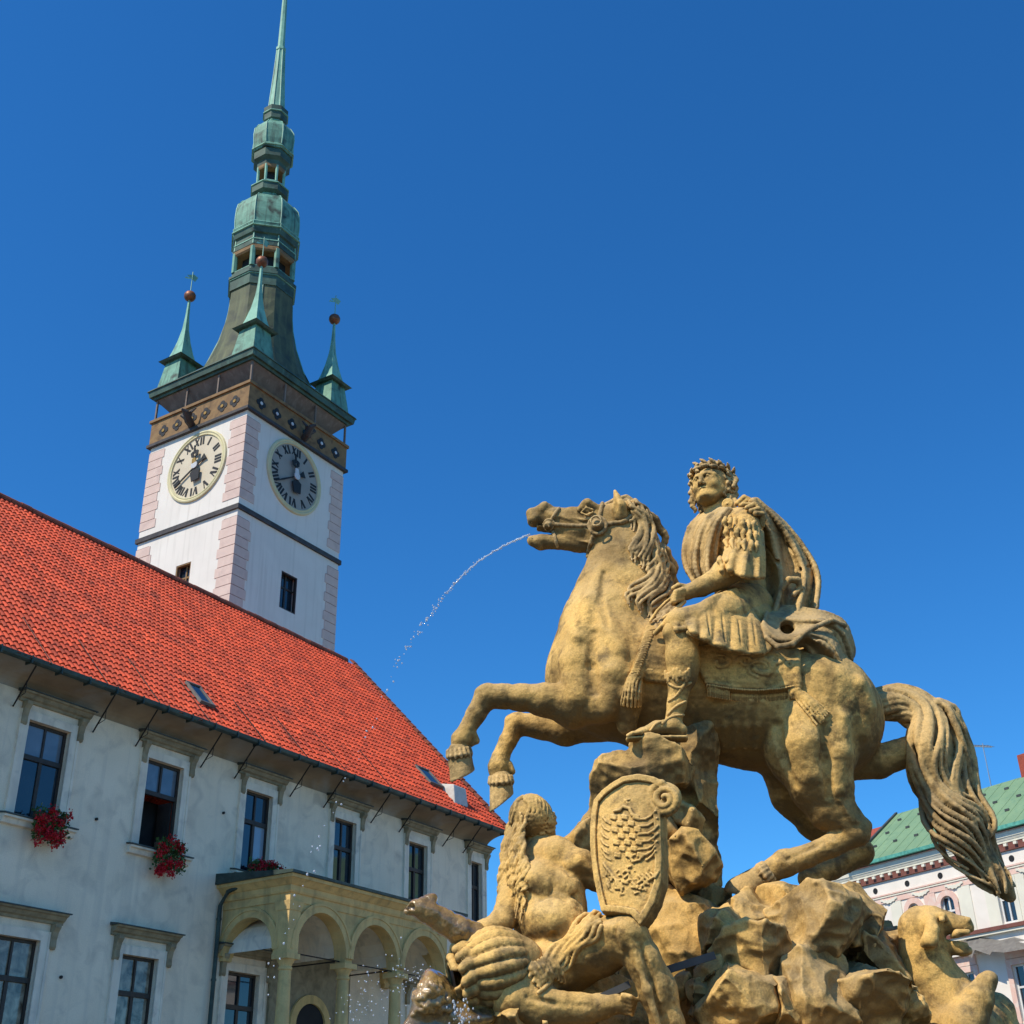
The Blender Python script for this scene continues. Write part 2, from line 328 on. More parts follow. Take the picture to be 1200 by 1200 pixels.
# tiled roof: real tile courses, one height field per slope
SL = Vector((0, 8.0, 8.6)); LEN = SL.length; SD = SL.normalized(); NRM = Vector((0, -SD.z, SD.y))
def tiles(x0, x1, mirror=False):
    cw, ch = .185, .335; nc = int((x1 - x0) / cw); cw = (x1 - x0) / nc; nr = int(round(LEN / ch)); ch = LEN / nr
    ph = np.array([0, .14, .3, .5, .7, .86]); hh = np.array([0, .035, .062, .07, .062, .035])
    u = (np.arange(nc)[:, None] + ph[None, :]).ravel() * cw + x0; hu = np.tile(hh, nc); u = np.append(u, x1); hu = np.append(hu, 0)
    V = []; tint = []
    colt = rng.uniform(.82, 1.12, (nr, nc + 1)) * rng.choice([1, 1, 1.10, .9, .9, .68], (nr, nc + 1)); tidx = np.minimum(np.arange(len(u)) // 6, nc)
    for r in range(nr):
        jit = (rng.normal(0, .012, nc + 1))[tidx]; shade = colt[r][tidx]
        for d, lift in ((r * ch - .03, .045), ((r + 1) * ch - .03, .006)):
            k = np.stack([u, (d + jit) * SD.y + NRM.y * (hu + lift), (d + jit) * SD.z + NRM.z * (hu + lift)], 1); V.append(k); tint.append(shade)
        # drop face to the row below
    V = np.concatenate(V); tint = np.concatenate(tint); n = len(u); fs = []
    for q in range(2 * nr - 1):
        i = np.arange(n - 1) + q * n; fs.append(np.stack([i, i + 1, i + 1 + n, i + n], 1))
    Fq = np.concatenate(fs)
    V[:, 2] += .018 * np.sin(V[:, 0] * .9) * np.sin(V[:, 1] * .8) + .012 * np.sin(V[:, 0] * 2.3 + 1)
    V[:, 1] += -1.0; V[:, 2] += 12.95
    if mirror: V[:, 1] = 14.0 - V[:, 1]; Fq = Fq[:, ::-1]
    me = bpy.data.meshes.new('roof'); me.from_pydata(V.tolist(), [], Fq.tolist()); me.update()
    ca = me.color_attributes.new('tint', 'FLOAT_COLOR', 'POINT'); ca.data.foreach_set('color', np.stack([tint, tint, tint, np.ones_like(tint)], 1).astype('f4').ravel())
    return me
roof = link_mesh('roof', tiles(X0 - .2, X1 + .12), M['tile'], hall)
rb = link_mesh('roof', tiles(X0 - .2, X1 + .12, True), M['tile'], hall)
rm = MB()
for k in range(int((X1 - X0) / .42)):
    x = X0 + k * .42; zz = 21.58 + rng.normal(0, .008)
    pr = [(7 + (.16 + .02) * math.cos(t), zz + .17 * math.sin(t)) for t in np.linspace(-.35, PI + .35, 9)]
    rm.extrude_x(pr, x, x + .40)
rm.build('ridge_tiles', M['ridge'], roof)
vm = MB()
for d0 in np.arange(0, LEN, .4):
    p0, p1 = d0, min(d0 + .385, LEN)
    pr = [(-1 + p0 * SD.y + NRM.y * h, 12.95 + p0 * SD.z + NRM.z * h) for h in (-.10, .11)] + [(-1 + p1 * SD.y + NRM.y * h, 12.95 + p1 * SD.z + NRM.z * h) for h in (.10, -.10)]
    vm.extrude_x(pr, X1 + .12, X1 + .24)
vm.build('verge', M['mortar'], roof)
vk = MB()
for d0 in np.arange(0, LEN, .4):
    pr = [(-1 + p * SD.y + NRM.y * h, 12.95 + p * SD.z + NRM.z * h) for p, h in ((d0, .10), (d0 + .34, .10), (d0 + .34, .17), (d0, .19))]
    vk.extrude_x(pr, X1 + .02, X1 + .26)
vk.build('verge_tiles', M['ridge'], roof)
def on_roof(s_, d, h=0): return (s_, -1 + d * SD.y + NRM.y * h, 12.95 + d * SD.z + NRM.z * h)
def skylight(s0, d0, w, L, raised):
    m_ = MB()
    def bx(a, b, c, d, h0, h1):
        i = len(m_.v); m_.v += [on_roof(x, y, z) for z in (h0, h1) for y in (c, d) for x in (a, b)]
        m_.f += [tuple(i + t for t in q) for q in ((0, 2, 3, 1), (4, 5, 7, 6), (0, 1, 5, 4), (2, 6, 7, 3), (0, 4, 6, 2), (1, 3, 7, 5))]
    bx(s0, s0 + .07, d0, d0 + L, .02, .17); bx(s0 + w - .07, s0 + w, d0, d0 + L, .02, .17); bx(s0, s0 + w, d0 - .05, d0, .02, .18); bx(s0, s0 + w, d0 + L, d0 + L + .05, .02, .18)
    o = m_.build('skylight', M['lead_grey'], roof)
    MB().poly([on_roof(s0 + .07, d0, .14), on_roof(s0 + w - .07, d0, .14), on_roof(s0 + w - .07, d0 + L, .14), on_roof(s0 + .07, d0 + L, .14)]).build('pane', M['glass'] if raised else M['lead_grey'], o)
skylight(24.25, 1.15, .60, .95, True)
skylight(36.25, 1.75, .85, .95, True)
vb = MB(); i = 0
b_ = [on_roof(x, d, 0.0) for x, d in ((37.1, .8), (38.0, .8), (38.0, 1.8), (37.1, 1.8))]
vb.v = b_ + [(p[0], b_[0][1] + .15 + (.1 if k > 1 else 0), b_[0][2] + 1.02) for k, p in enumerate(b_)]
vb.v[4:] = [(37.15, -.36, 14.36), (37.95, -.36, 14.36), (37.95, .30, 14.50), (37.15, .30, 14.50)]
vb.f = [(0, 1, 5, 4), (1, 2, 6, 5), (2, 3, 7, 6), (3, 0, 4, 7), (4, 5, 6, 7)]
vb.build('roof_vent', M['vent'], roof, bevel=.03)
for s_ in (16.6, 18.5, 20.3, 22.1, 24.0, 26.3, 28.2, 30.1, 32.5):
    MB().tube([on_roof(s_, -.05, .12), on_roof(s_, 2.2, .12)], .012, 4).build('roof_wire', M['iron'], roof)

# ------------------------------------------------------------------ portico (part of the hall)
PX0, PX1, PD, PZ = 26.42, 33.75, -2.3, 8.3
CX = [26.42, 28.86, 31.3, 33.74]; CT = 6.95; TH = .34
port = empty('portico', (0, 0, 0)); port.parent = hall
def arcade(a, b, zs, ztop, th, along_x, fixed, n=18):
    """spandrel wall with a round arch between two supports"""
    r = (b - a) / 2 - .16; cx = (a + b) / 2; out = []
    m_ = MB()
    arc = [(cx + r * math.cos(t), zs + .12 + r * 1.03 * math.sin(t)) for t in np.linspace(PI, 0, n + 1)]
    pts = [(a, zs), (a + .16, zs)] + arc + [(b - .16, zs), (b, zs)]
    for o_ in (-th / 2, th / 2):
        for (p, q) in zip(pts[:-1], pts[1:]):
            if abs(p[0] - q[0]) < 1e-6: continue
            quad = [(p[0], p[1]), (q[0], q[1]), (q[0], ztop), (p[0], ztop)]
            m_.poly([(x, fixed + o_, z) if along_x else (fixed + o_, x, z) for x, z in quad])
    for (p, q) in zip(pts[:-1], pts[1:]):
        quad = [(p, -th / 2), (q, -th / 2), (q, th / 2), (p, th / 2)]
        m_.poly([(c[0], fixed + o_, c[1]) if along_x else (fixed + o_, c[0], c[1]) for c, o_ in quad])
    for e in (a, b):
        quad = [(e, -th / 2, zs), (e, th / 2, zs), (e, th / 2, ztop), (e, -th / 2, ztop)]
        m_.poly([(x, fixed + o_, z) if along_x else (fixed + o_, x, z) for x, o_, z in quad])
    # archivolt moulding, proud of both faces
    for ro, ri, pr in ((r + .17, r - .002, .05), (r + .24, r + .172, .075)):
        for sgn in (-1, 1):
            o0 = sgn * th / 2; o1 = sgn * (th / 2 + pr)
            A_ = [(cx + ro * math.cos(t), zs + .12 + ro * 1.03 * math.sin(t)) for t in np.linspace(PI, 0, n + 1)]
            B_ = [(cx + ri * math.cos(t), zs + .12 + ri * 1.03 * math.sin(t)) for t in np.linspace(PI, 0, n + 1)]
            P3 = lambda c, o_: (c[0], fixed + o_, c[1]) if along_x else (fixed + o_, c[0], c[1])
            for j in range(n):
                m_.poly([P3(B_[j], o1), P3(B_[j + 1], o1), P3(A_[j + 1], o1), P3(A_[j], o1)])
                m_.poly([P3(A_[j], o0), P3(A_[j + 1], o0), P3(A_[j + 1], o1), P3(A_[j], o1)])
                m_.poly([P3(B_[j], o0), P3(B_[j], o1), P3(B_[j + 1], o1), P3(B_[j + 1], o0)])
    return m_
# each arch stands between its supports, butting at their centres
for a, b in zip(CX[:-1], CX[1:]):
    arcade(a + .001, b - .001, CT, PZ, TH, True, PD).build('arch', M['gold_stone'], port)
arcade(PD + .172, -.002, CT, PZ, TH, False, CX[0]).build('arch', M['gold_stone'], port)
arcade(PD + .172, -.002, CT, PZ, TH, False, CX[-1]).build('arch', M['gold_stone'], port)
for i, x in enumerate(CX):
    cm = MB().lathe([(.23, 3.25), (.23, 3.4), (.19, 3.5), (.20, 4.6), (.165, 6.52), (.19, 6.54), (.19, 6.60), (.165, 6.62), (.175, 6.66), (.25, 6.80)], x, PD, 20, caps=True)
    cm.box(x - .27, x + .27, PD - .27, PD + .27, 6.80, 6.948); cm.box(x - .26, x + .26, PD - .26, PD + .26, 3.05, 3.25)
    cm.build('column', M['gold_stone'], port)
# corner pilaster above the first column, entablature, roof sheet
pm = MB()
pm.taper(PX0, PD, 6.95, 8.3, .22, .22, .235, .235); pm.build('corner_pier', M['gold_stone'], port)
pm = MB().taper(PX0, PD, 8.06, 8.3, .25, .25, .29, .29); pm.build('pier_capital', M['gold_stone'], port)
em = MB()
for z0, z1, o0, o1 in ((8.3, 8.52, .20, .20), (8.52, 8.58, .24, .27), (8.58, 8.72, .27, .27), (8.72, 8.86, .30, .46), (8.86, 8.95, .50, .52)):
    x0, x1, y0 = PX0, PX1, PD
    b = len(em.v)
    em.v += [(x0 - o0, y0 - o0, z0), (x1 + o0, y0 - o0, z0), (x1 + o0, -.01, z0), (x0 - o0, -.01, z0), (x0 - o1, y0 - o1, z1), (x1 + o1, y0 - o1, z1), (x1 + o1, -.01, z1), (x0 - o1, -.01, z1)]
    em.f += [tuple(b + t for t in q) for q in ((0, 1, 5, 4), (1, 2, 6, 5), (2, 3, 7, 6), (3, 0, 4, 7), (0, 3, 2, 1), (4, 5, 6, 7))]
em.build('entablature', M['gold_stone'], port)
rm = MB(); o = .58; b = 0
rm.v = [(PX0 - o, PD - o, 8.955), (PX1 + o, PD - o, 8.955), (PX1 + o, -.005, 8.955), (PX0 - o, -.005, 8.955), (PX0 - o, PD - o, 9.03), (PX1 + o, PD - o, 9.03), (PX1 + o, -.005, 9.26), (PX0 - o, -.005, 9.26)]
rm.f = [(0, 1, 5, 4), (1, 2, 6, 5), (2, 3, 7, 6), (3, 0, 4, 7), (0, 3, 2, 1), (4, 5, 6, 7)]
rm.build('portico_roof', M['gutter'], port)
# vault ceiling, tie rods, back wall lining and arched door
vm = MB()
for (a, b) in zip(CX[:-1], CX[1:]):
    for j in range(10):
        t0, t1 = PI - PI * j / 10, PI - PI * (j + 1) / 10; c = (a + b) / 2; r = (b - a) / 2
        vm.poly([(c + r * math.cos(t0), PD + .18, 7.15 + r * .92 * math.sin(t0)), (c + r * math.cos(t1), PD + .18, 7.15 + r * .92 * math.sin(t1)), (c + r * math.cos(t1), -.004, 7.15 + r * .92 * math.sin(t1)), (c + r * math.cos(t0), -.004, 7.15 + r * .92 * math.sin(t0))])
vm.build('vault', M['trim'], port)
for x in CX[1:3]: MB().tube([(x, PD, 7.05), (x, -.02, 7.05)], .022, 6).build('tie_rod', M['iron'], port)
for a, b in zip(CX[:-1], CX[1:]): MB().tube([(a + .2, PD, 7.0), (b - .2, PD, 7.0)], .018, 6).build('tie_rod', M['iron'], port)
MB().box(28.3, 31.9, -.10, -.006, 3.0, 7.9).build('stone_lining', M['hood'], port)
dm = MB(); cx, zs = 30.06, 5.55
arc = [(cx + .66 * math.cos(t), zs + .62 * math.sin(t)) for t in np.linspace(0, PI, 17)]
do = MB().extrude_y([(cx + .66, 3.05)] + arc + [(cx - .66, 3.05)], -.112, -.101).build('door', M['darkroom'], port)
for j in range(16):
    t0, t1 = PI * j / 16, PI * (j + 1) / 16
    dm.extrude_y([(cx + q * math.cos(t), zs + (q - .04) * math.sin(t)) for q, t in ((.66, t0), (.9, t0), (.9, t1), (.66, t1))], -.18, -.10)
dm.box(cx - .9, cx - .66, -.18, -.10, 3.05, zs); dm.box(cx + .66, cx + .9, -.18, -.10, 3.05, zs)
dm.build('door_surround', M['gold_stone'], port)
fl = MB().box(PX0 - .5, PX1 + .5, PD - .5, -.01, 2.75, 3.05); fl.box(PX0 - .4, PX1 + .4, PD - .4, -.01, 0, 2.75); fl.build('portico_base', M['gold_stone'], port)
dp = MB().tube([(26.1, -1.0, 8.93), (26.02, -.35, 8.75), (26.0, -.12, 8.4), (26.0, -.12, 0.1)], .06, 8)
for z in (8.0, 6.4, 4.8): dp.lathe([(.075, z), (.075, z + .06)], 26.0, -.12, 10)
dp.build('downpipe', M['gutter'], hall)

# ------------------------------------------------------------------ flower boxes on the sills
def H(s_, y, z): return Vector((0, 0, z)) + N2 * (-26 - y) + U2 * s_
for (a, b, zz, lab, hang) in ((19.35, 20.25, ZU0, 'red geranium flowers hanging from the sill of the window nearest the left edge', .62),
                              (23.3, 24.25, ZU0, 'red geranium flowers under the dark open window', .66),
                              (26.9, 28.1, ZU0 + .06, 'low red geranium flowers at the window directly above the portico corner', .20)):
    fb = empty('flower_box', tuple(H((a + b) / 2, -.2, zz - .02)), RZ, lab, 'flower box', 'geranium boxes on the window sills')
    w = (b - a) / 2
    MB().box(-w + .02, w - .02, -.14, .06, .03, .17).build('trough', M['terracotta'], fb, bevel=.01)
    n1 = 1500 if hang > .3 else 1100
    P_ = []; 
    for cl in range(26):
        c = np.array((rng.uniform(-w, w), -.12 - rng.uniform(0, .18), rng.uniform(-hang, .26))); c[0] += -.25 * (c[2] - .2) * (-1 if hang < .3 else .9) * -.6
        c[0] *= (1 - .25 * max(0, -c[2] / max(hang, .1)))
        P_ += [c + rng.normal(0, .055, 3) for _ in range(n1 // 26)]
    leaf_cloud(P_, .030, M['petal'], 'flowers', fb)
    P_ = [np.array((rng.uniform(-w, w), -.10 + rng.normal(0, .08), rng.uniform(-hang * .8, .28))) + rng.normal(0, .03, 3) for _ in range(800)]
    leaf_cloud(P_, .046, M['leaf'], 'foliage', fb)

# ================================================================== CLOCK TOWER
C0 = Vector((-13.934, 55.27, 0)); TX, TY = 8.0, 7.2
tow = empty('clock_tower', tuple(C0), RZ, 'tall white clock tower with pink corner quoins and a green copper spire', 'clock tower')
tw = MB(); rw = (3.53, 4.77, 27.55, 29.63); lw_ = (2.96, 4.02, 27.6, 29.55)
wall_grid(tw, 0, TX, 0, 39.4, [rw], 0, .45)
lm = MB(); wall_grid(lm, 0, TY, 0, 39.4, [lw_], 0, .45)
tw.v += []; off = len(tw.v)
tw.v += [(y, x, z) for x, y, z in lm.v]; tw.f += [tuple(i + off for i in f)[::-1] for f in lm.f]
tw.poly([(TX, 0, 0), (TX, TY, 0), (TX, TY, 39.4), (TX, 0, 39.4)]); tw.poly([(0, TY, 0), (TX, TY, 0), (TX, TY, 39.4), (0, TY, 39.4)])
tw.build('wall', M['tower_white'], tow)
def tower_window(pl, a, b, z0, z1):
    f = MB(); g_ = lambda x0, x1, y0, y1, z0, z1: f.box(x0, x1, y0, y1, z0, z1) if pl == 'R' else f.box(y0, y1, x0, x1, z0, z1)
    for o_ in (0, ):
        g_(a, a + .07, .02, .2, z0, z1); g_(b - .07, b, .02, .2, z0, z1); g_(a + .07, b - .07, .02, .2, z1 - .07, z1); g_(a + .07, b - .07, .02, .2, z0, z0 + .07)
        g_((a + b) / 2 - .05, (a + b) / 2 + .05, .25, .32, z0, z1); g_(a, b, .252, .318, z0 + (z1 - z0) * .62, z0 + (z1 - z0) * .62 + .09)
    fo = f.build('window', M['win_wood' if pl == 'R' else 'frieze'], tow)
    p = [(a, .30, z0), (b, .30, z0), (b, .30, z1), (a, .30, z1)]
    MB().poly(p if pl == 'R' else [(y, x, z) for x, y, z in p][::-1]).build('pane', M['glass'], fo)
tower_window('R', *rw); tower_window('L', *lw_)
# quoins
QC = {c: (MB(), MB()) for c in 'NRL'}; zq = 21.0; k = 0; hq = .545
while zq + hq < 37.75:
    if not (31.6 < zq + hq and zq < 32.05):
        a = 1.06 if k % 2 else .92
        p = .03; z0, z1 = zq, zq + hq - .035; z2 = zq + hq
        QC['N'][0].box(-p, a, -p, .0, z0, z1).box(-p, 0, .0, a + .1, z0, z1)
        QC['R'][0].box(TX - a, TX + p, -p, .0, z0, z1).box(TX, TX + p, 0, a, z0, z1)
        QC['L'][0].box(-p, .0, TY - a - .1, TY + p, z0, z1).box(0, a, TY, TY + p, z0, z1)
        p = .012
        QC['N'][1].box(-p, a - .06, -p, 0, z1, z2).box(-p, 0, 0, a, z1, z2)
        QC['R'][1].box(TX - a + .06, TX + p, -p, 0, z1, z2); QC['L'][1].box(-p, 0, TY - a, TY + p, z1, z2)
    zq += hq; k += 1
for q_, j_ in QC.values():
    qo = q_.build('quoins', M['quoin'], tow); j_.build('mortar_joints', M['joint'], qo)
def ring_band(z0, z1, o_, inner=0.0):
    m_ = MB()
    m_.box(-o_, TX + o_, -o_, -inner, z0, z1); m_.box(-o_, TX + o_, TY + inner, TY + o_, z0, z1)
    m_.box(-o_, -inner, -inner, TY + inner, z0, z1); m_.box(TX + inner, TX + o_, -inner, TY + inner, z0, z1)
    return m_
ring_band(31.72, 31.98, .12).build('string_course', M['string'], tow)
fr = ring_band(37.85, 39.3, .10).build('frieze', M['frieze'], tow)
ring_band(37.68, 37.85, .20).build('frieze_moulding', M['string'], fr)
ring_band(39.3, 39.47, .20).build('frieze_moulding', M['frieze'], fr)
def disc(m_, c, r, z, pl, y0, y1, n=14):
    pr = [(c + r * math.cos(t), z + r * math.sin(t)) for t in np.linspace(0, 2 * PI, n, endpoint=False)]
    if pl == 'R': m_.extrude_y(pr, y0, y1)
    else: m_.extrude_x(pr, y0, y1)
for pl, xs in (('R', (.85, 2.1, 3.35, 4.6, 5.85, 7.1)), ('L', (.9, 1.8, 3.05, 4.05, 5.2, 6.25))):
    for x in xs:
        m_ = MB()
        for dx, dz in ((.19, .0), (-.19, 0), (0, .19), (0, -.19)): disc(m_, x + dx, .17, 38.5 + dz, pl, -.125, -.10)
        qf = m_.build('quatrefoil', M['black'], fr)
        mm = MB(); disc(mm, x, .10, 38.5, pl, -.16, -.12); mm.build('boss', M['gilt'] if pl == 'L' else M['silver'], qf)
# gargoyle spouts at the frieze foot
for pl, x in (('R', 4.35), ('L', 4.0)):
    m_ = MB(); Pg = lambda a, b, c: (a, b, c) if pl == 'R' else (b, a, c)
    m_.tube([Pg(x, -.05, 38.0), Pg(x - .1, -.5, 38.15), Pg(x - .25, -.9, 38.45), Pg(x - .2, -1.15, 38.5)], [.2, .24, .17, .05], 8)
    for sg in (-1, 1): m_.tube([Pg(x, -.4, 38.2), Pg(x + sg * .35, -.6, 38.55), Pg(x + sg * .5, -.4, 38.85)], [.12, .1, .03], 6)
    m_.build('gargoyle', M['string'], tow)
# gallery under the eaves
gm2 = MB(); i0, i1 = 1.15, .12
b = 0
gm2.v = [(i0, i0, 39.4), (TX - i0, i0, 39.4), (TX - i0, TY - i0, 39.4), (i0, TY - i0, 39.4), (-.05, -.05, 40.85), (TX + .05, -.05, 40.85), (TX + .05, TY + .05, 40.85), (-.05, TY + .05, 40.85)]
gm2.f = [(0, 1, 5, 4), (1, 2, 6, 5), (2, 3, 7, 6), (3, 0, 4, 7)]
gal = gm2.build('gallery', M['gallery'], tow)
for x, y in ((.03, 0), (2.7, 0), (5.3, 0), (TX - .03, 0), (0, 2.4), (0, 4.8), (0, TY - .03), (TX, 2.4), (TX, 4.8), (TX, TY)):
    MB().box(x - .05, x + .05, y - .05, y + .05, 39.47, 40.9).build('gallery_post', M['gallery'], gal)
em = MB()
for z0, z1, o0, o1 in ((40.85, 41.0, .16, .20), (41.0, 41.35, .34, .40), (41.35, 41.45, .46, .42)):
    b = len(em.v); q = [(-1, -1), (1, -1), (1, 1), (-1, 1)]
    em.v += [(TX / 2 + a * (TX / 2 + o0), TY / 2 + c * (TY / 2 + o0), z0) for a, c in q] + [(TX / 2 + a * (TX / 2 + o1), TY / 2 + c * (TY / 2 + o1), z1) for a, c in q]
    em.f += [tuple(b + t for t in f) for f in ((0, 1, 5, 4), (1, 2, 6, 5), (2, 3, 7, 6), (3, 0, 4, 7), (0, 3, 2, 1), (4, 5, 6, 7))]
em.build('eaves', M['copper_dark'], tow)
# flared roof: square foot to octagon
cx, cy = 3.72, 3.95
def flare(rows):
    m_ = MB(); n = 12
    for a, z, sq, mx, my in rows:
        for k in range(4):
            for d in (22.5, 45, 67.5):
                th = rad(k * 90 + d); r = a / math.cos(rad(22.5)) if d != 45 else a * (1 + (math.sqrt(2) - 1) * sq)
                m_.v.append((mx + r * math.cos(th), my + r * math.sin(th), z))
    for j in range(len(rows) - 1):
        m_.f += [(j * n + i, j * n + (i + 1) % n, (j + 1) * n + (i + 1) % n, (j + 1) * n + i) for i in range(n)]
    return m_
rows = []
for a, z, sq in ((3.95, 41.45, 1), (3.05, 42.1, .92), (2.58, 42.8, .8), (2.25, 44.2, .55), (2.02, 45.7, .30), (1.90, 47.0, .12), (1.85, 47.9, .05), (1.84, 48.9, 0)):
    t = min(1, (z - 41.45) / 3.0); rows.append((a, z, sq, 4 * (1 - t) + (cx + .23) * t, 3.6 * (1 - t) + (cy - .22) * t))
flare(rows).build('spire_foot', M['slate_green'], tow)
for p in (.25, .5, .75):
    pass
sp = MB().lathe([(1.90, 48.9), (1.92, 49.6), (2.03, 49.7), (2.03, 49.87), (1.83, 49.92), (1.83, 50.3)], cx, cy); sp.lean().build('lantern_base', M['copper_dark'], tow)
lan = MB().lathe([(1.82, 50.25), (1.82, 50.36)], cx, cy).lean().build('lantern', M['copper'], tow)
for k in range(8):
    th = PI / 8 + k * PI / 4; r = 1.75 / math.cos(PI / 8)
    MB().tube([(cx + r * math.cos(th), cy + r * math.sin(th), 50.3), (cx + r * math.cos(th), cy + r * math.sin(th), 51.75)], .17, 6).lean().build('lantern_post', M['copper'], lan)
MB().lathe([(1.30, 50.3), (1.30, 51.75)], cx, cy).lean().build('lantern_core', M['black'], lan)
MB().lathe([(1.80, 51.5), (1.88, 51.62), (1.88, 51.85), (1.80, 51.95)], cx, cy).lean().build('lantern_band', M['frieze'], lan)
MB().lathe([(1.84, 51.95), (1.86, 52.3), (1.80, 52.35), (1.80, 52.8), (1.92, 52.86), (2.0, 53.2), (2.0, 53.4)], cx, cy).lean().build('drum', M['copper_dark'], tow)
MB().lathe([(1.98, 53.4), (2.02, 53.58), (1.93, 53.66), (1.97, 54.2), (1.97, 54.7), (1.94, 55.3), (1.86, 55.75), (1.62, 56.15), (1.2, 56.45), (.93, 56.62), (.88, 56.8), (.88, 57.0)], cx, cy).lean().build('onion_dome', M['copper'], tow)
MB().lathe([(.92, 57.0), (1.12, 57.15), (1.14, 57.75), (.9, 57.85), (.86, 58.05)], cx, cy).lean().build('lantern_sill', M['copper_dark'], tow)
l2o = MB().lathe([(.88, 58.03), (.88, 58.1)], cx, cy).lean().build('lantern', M['copper_light'], tow)
for k in range(8):
    th = PI / 8 + k * PI / 4; r = .82 / math.cos(PI / 8)
    MB().tube([(cx + r * math.cos(th), cy + r * math.sin(th), 58.05), (cx + r * math.cos(th), cy + r * math.sin(th), 59.4)], [.085, .10], 6).lean().build('lantern_column', M['copper_light'], l2o)
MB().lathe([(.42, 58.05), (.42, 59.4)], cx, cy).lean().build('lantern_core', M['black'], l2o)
MB().lathe([(.86, 59.15), (.90, 59.25), (.90, 59.45)], cx, cy).lean().build('lantern_band', M['frieze'], l2o)
MB().lathe([(.90, 59.45), (.94, 59.75), (1.16, 59.95), (1.18, 60.5), (1.1, 60.6)], cx, cy).lean().build('lantern_cornice', M['copper_dark'], tow)
MB().lathe([(1.24, 60.6), (1.30, 60.85), (1.20, 61.0), (1.26, 61.4), (1.30, 62.0), (1.26, 62.6), (1.05, 63.05), (.65, 63.4), (.55, 63.55)], cx, cy).lean().build('onion_dome', M['copper'], tow)
MB().lathe([(.55, 63.5), (.58, 63.6), (.72, 63.72), (.76, 64.3), (.80, 64.75), (.55, 64.85)], cx, cy).lean().build('spike_collar', M['copper_dark'], tow)
MB().lathe([(.52, 64.85), (.36, 68.2), (.27, 70.55), (.33, 70.62), (.33, 70.85), (.24, 70.95), (.17, 76.0), (.06, 80.5)], cx, cy).lean().build('spire', M['copper_light'], tow)
# raised copper ribs on the hips of the foot and of both onions
for k in range(4):
    th = PI / 4 + k * PI / 2; m_ = MB()
    m_.tube([(mx + a * (1 + (math.sqrt(2) - 1) * sq) * math.cos(th), my + a * (1 + (math.sqrt(2) - 1) * sq) * math.sin(th), z) for a, z, sq, mx, my in rows], .055, 5); m_.build('hip_rib', M['copper'], tow)
for pf in ([(1.98, 53.4), (2.02, 53.58), (1.93, 53.66), (1.97, 54.2), (1.97, 54.7), (1.94, 55.3), (1.86, 55.75), (1.62, 56.15), (1.2, 56.45), (.93, 56.62)], [(1.20, 61.0), (1.26, 61.4), (1.30, 62.0), (1.26, 62.6), (1.05, 63.05), (.65, 63.4)], [(1.84, 51.95), (1.80, 52.8), (2.0, 53.2)], [(.52, 64.85), (.36, 68.2), (.27, 70.55)]):
    for k in range(8):
        th = PI / 8 + k * PI / 4; MB().tube([(cx + r / math.cos(PI / 8) * math.cos(th), cy + r / math.cos(PI / 8) * math.sin(th), z) for r, z in pf], .045, 5).lean().build('rib', M['copper_light'], tow)
for r, z in ((2.06, 53.3), (2.0, 53.62), (1.95, 49.65), (1.86, 52.34), (1.32, 60.75), (1.17, 57.7), (.80, 64.3), (.62, 63.55)):
    MB().lathe([(r - .06, z - .05), (r + .03, z - .03), (r + .03, z + .03), (r - .06, z + .05)], cx, cy).lean().build('moulding', M['copper_light'], tow)
# corner turrets
def turret(x, y):
    t = MB().taper(x, y, 41.40, 43.45, .86, .86, .60, .60).build('turret', M['copper'], tow)
    MB().taper(x, y, 43.45, 43.55, .80, .80, .92, .92).taper(x, y, 43.55, 43.66, .92, .92, .70, .70).build('turret_cornice', M['copper_dark'], t)
    m_ = MB(); pz = [(43.66, .60), (44.3, .43), (45.1, .27), (46.0, .145), (47.0, .085), (48.2, .055)]
    for (z0, r0), (z1, r1) in zip(pz[:-1], pz[1:]): m_.taper(x, y, z0, z1, r0, r0, r1, r1)
    m_.build('turret_spike', M['copper_light'], t)
    MB().sphere((x, y, 48.5), .36, 14).build('finial_ball', M['ball'], t, smooth=True)
    v_ = MB().tube([(x, y, 48.8), (x, y, 50.35)], .03, 5)
    v_.poly([(x - .35, y + .1, 49.95), (x + .2, y - .05, 49.7), (x + .38, y - .1, 50.1), (x + .1, y - .03, 50.2)]); v_.poly([(x - .5, y + .1, 49.6), (x - .1, y, 49.75), (x - .05, y, 49.85), (x - .42, y + .1, 49.78)])
    v_.build('weather_vane', M['copper_light'], t)
I_ = .72
for x, y in ((I_, I_), (I_, TY - I_), (TX - I_, I_), (TX - I_, TY - I_)): turret(x, y)

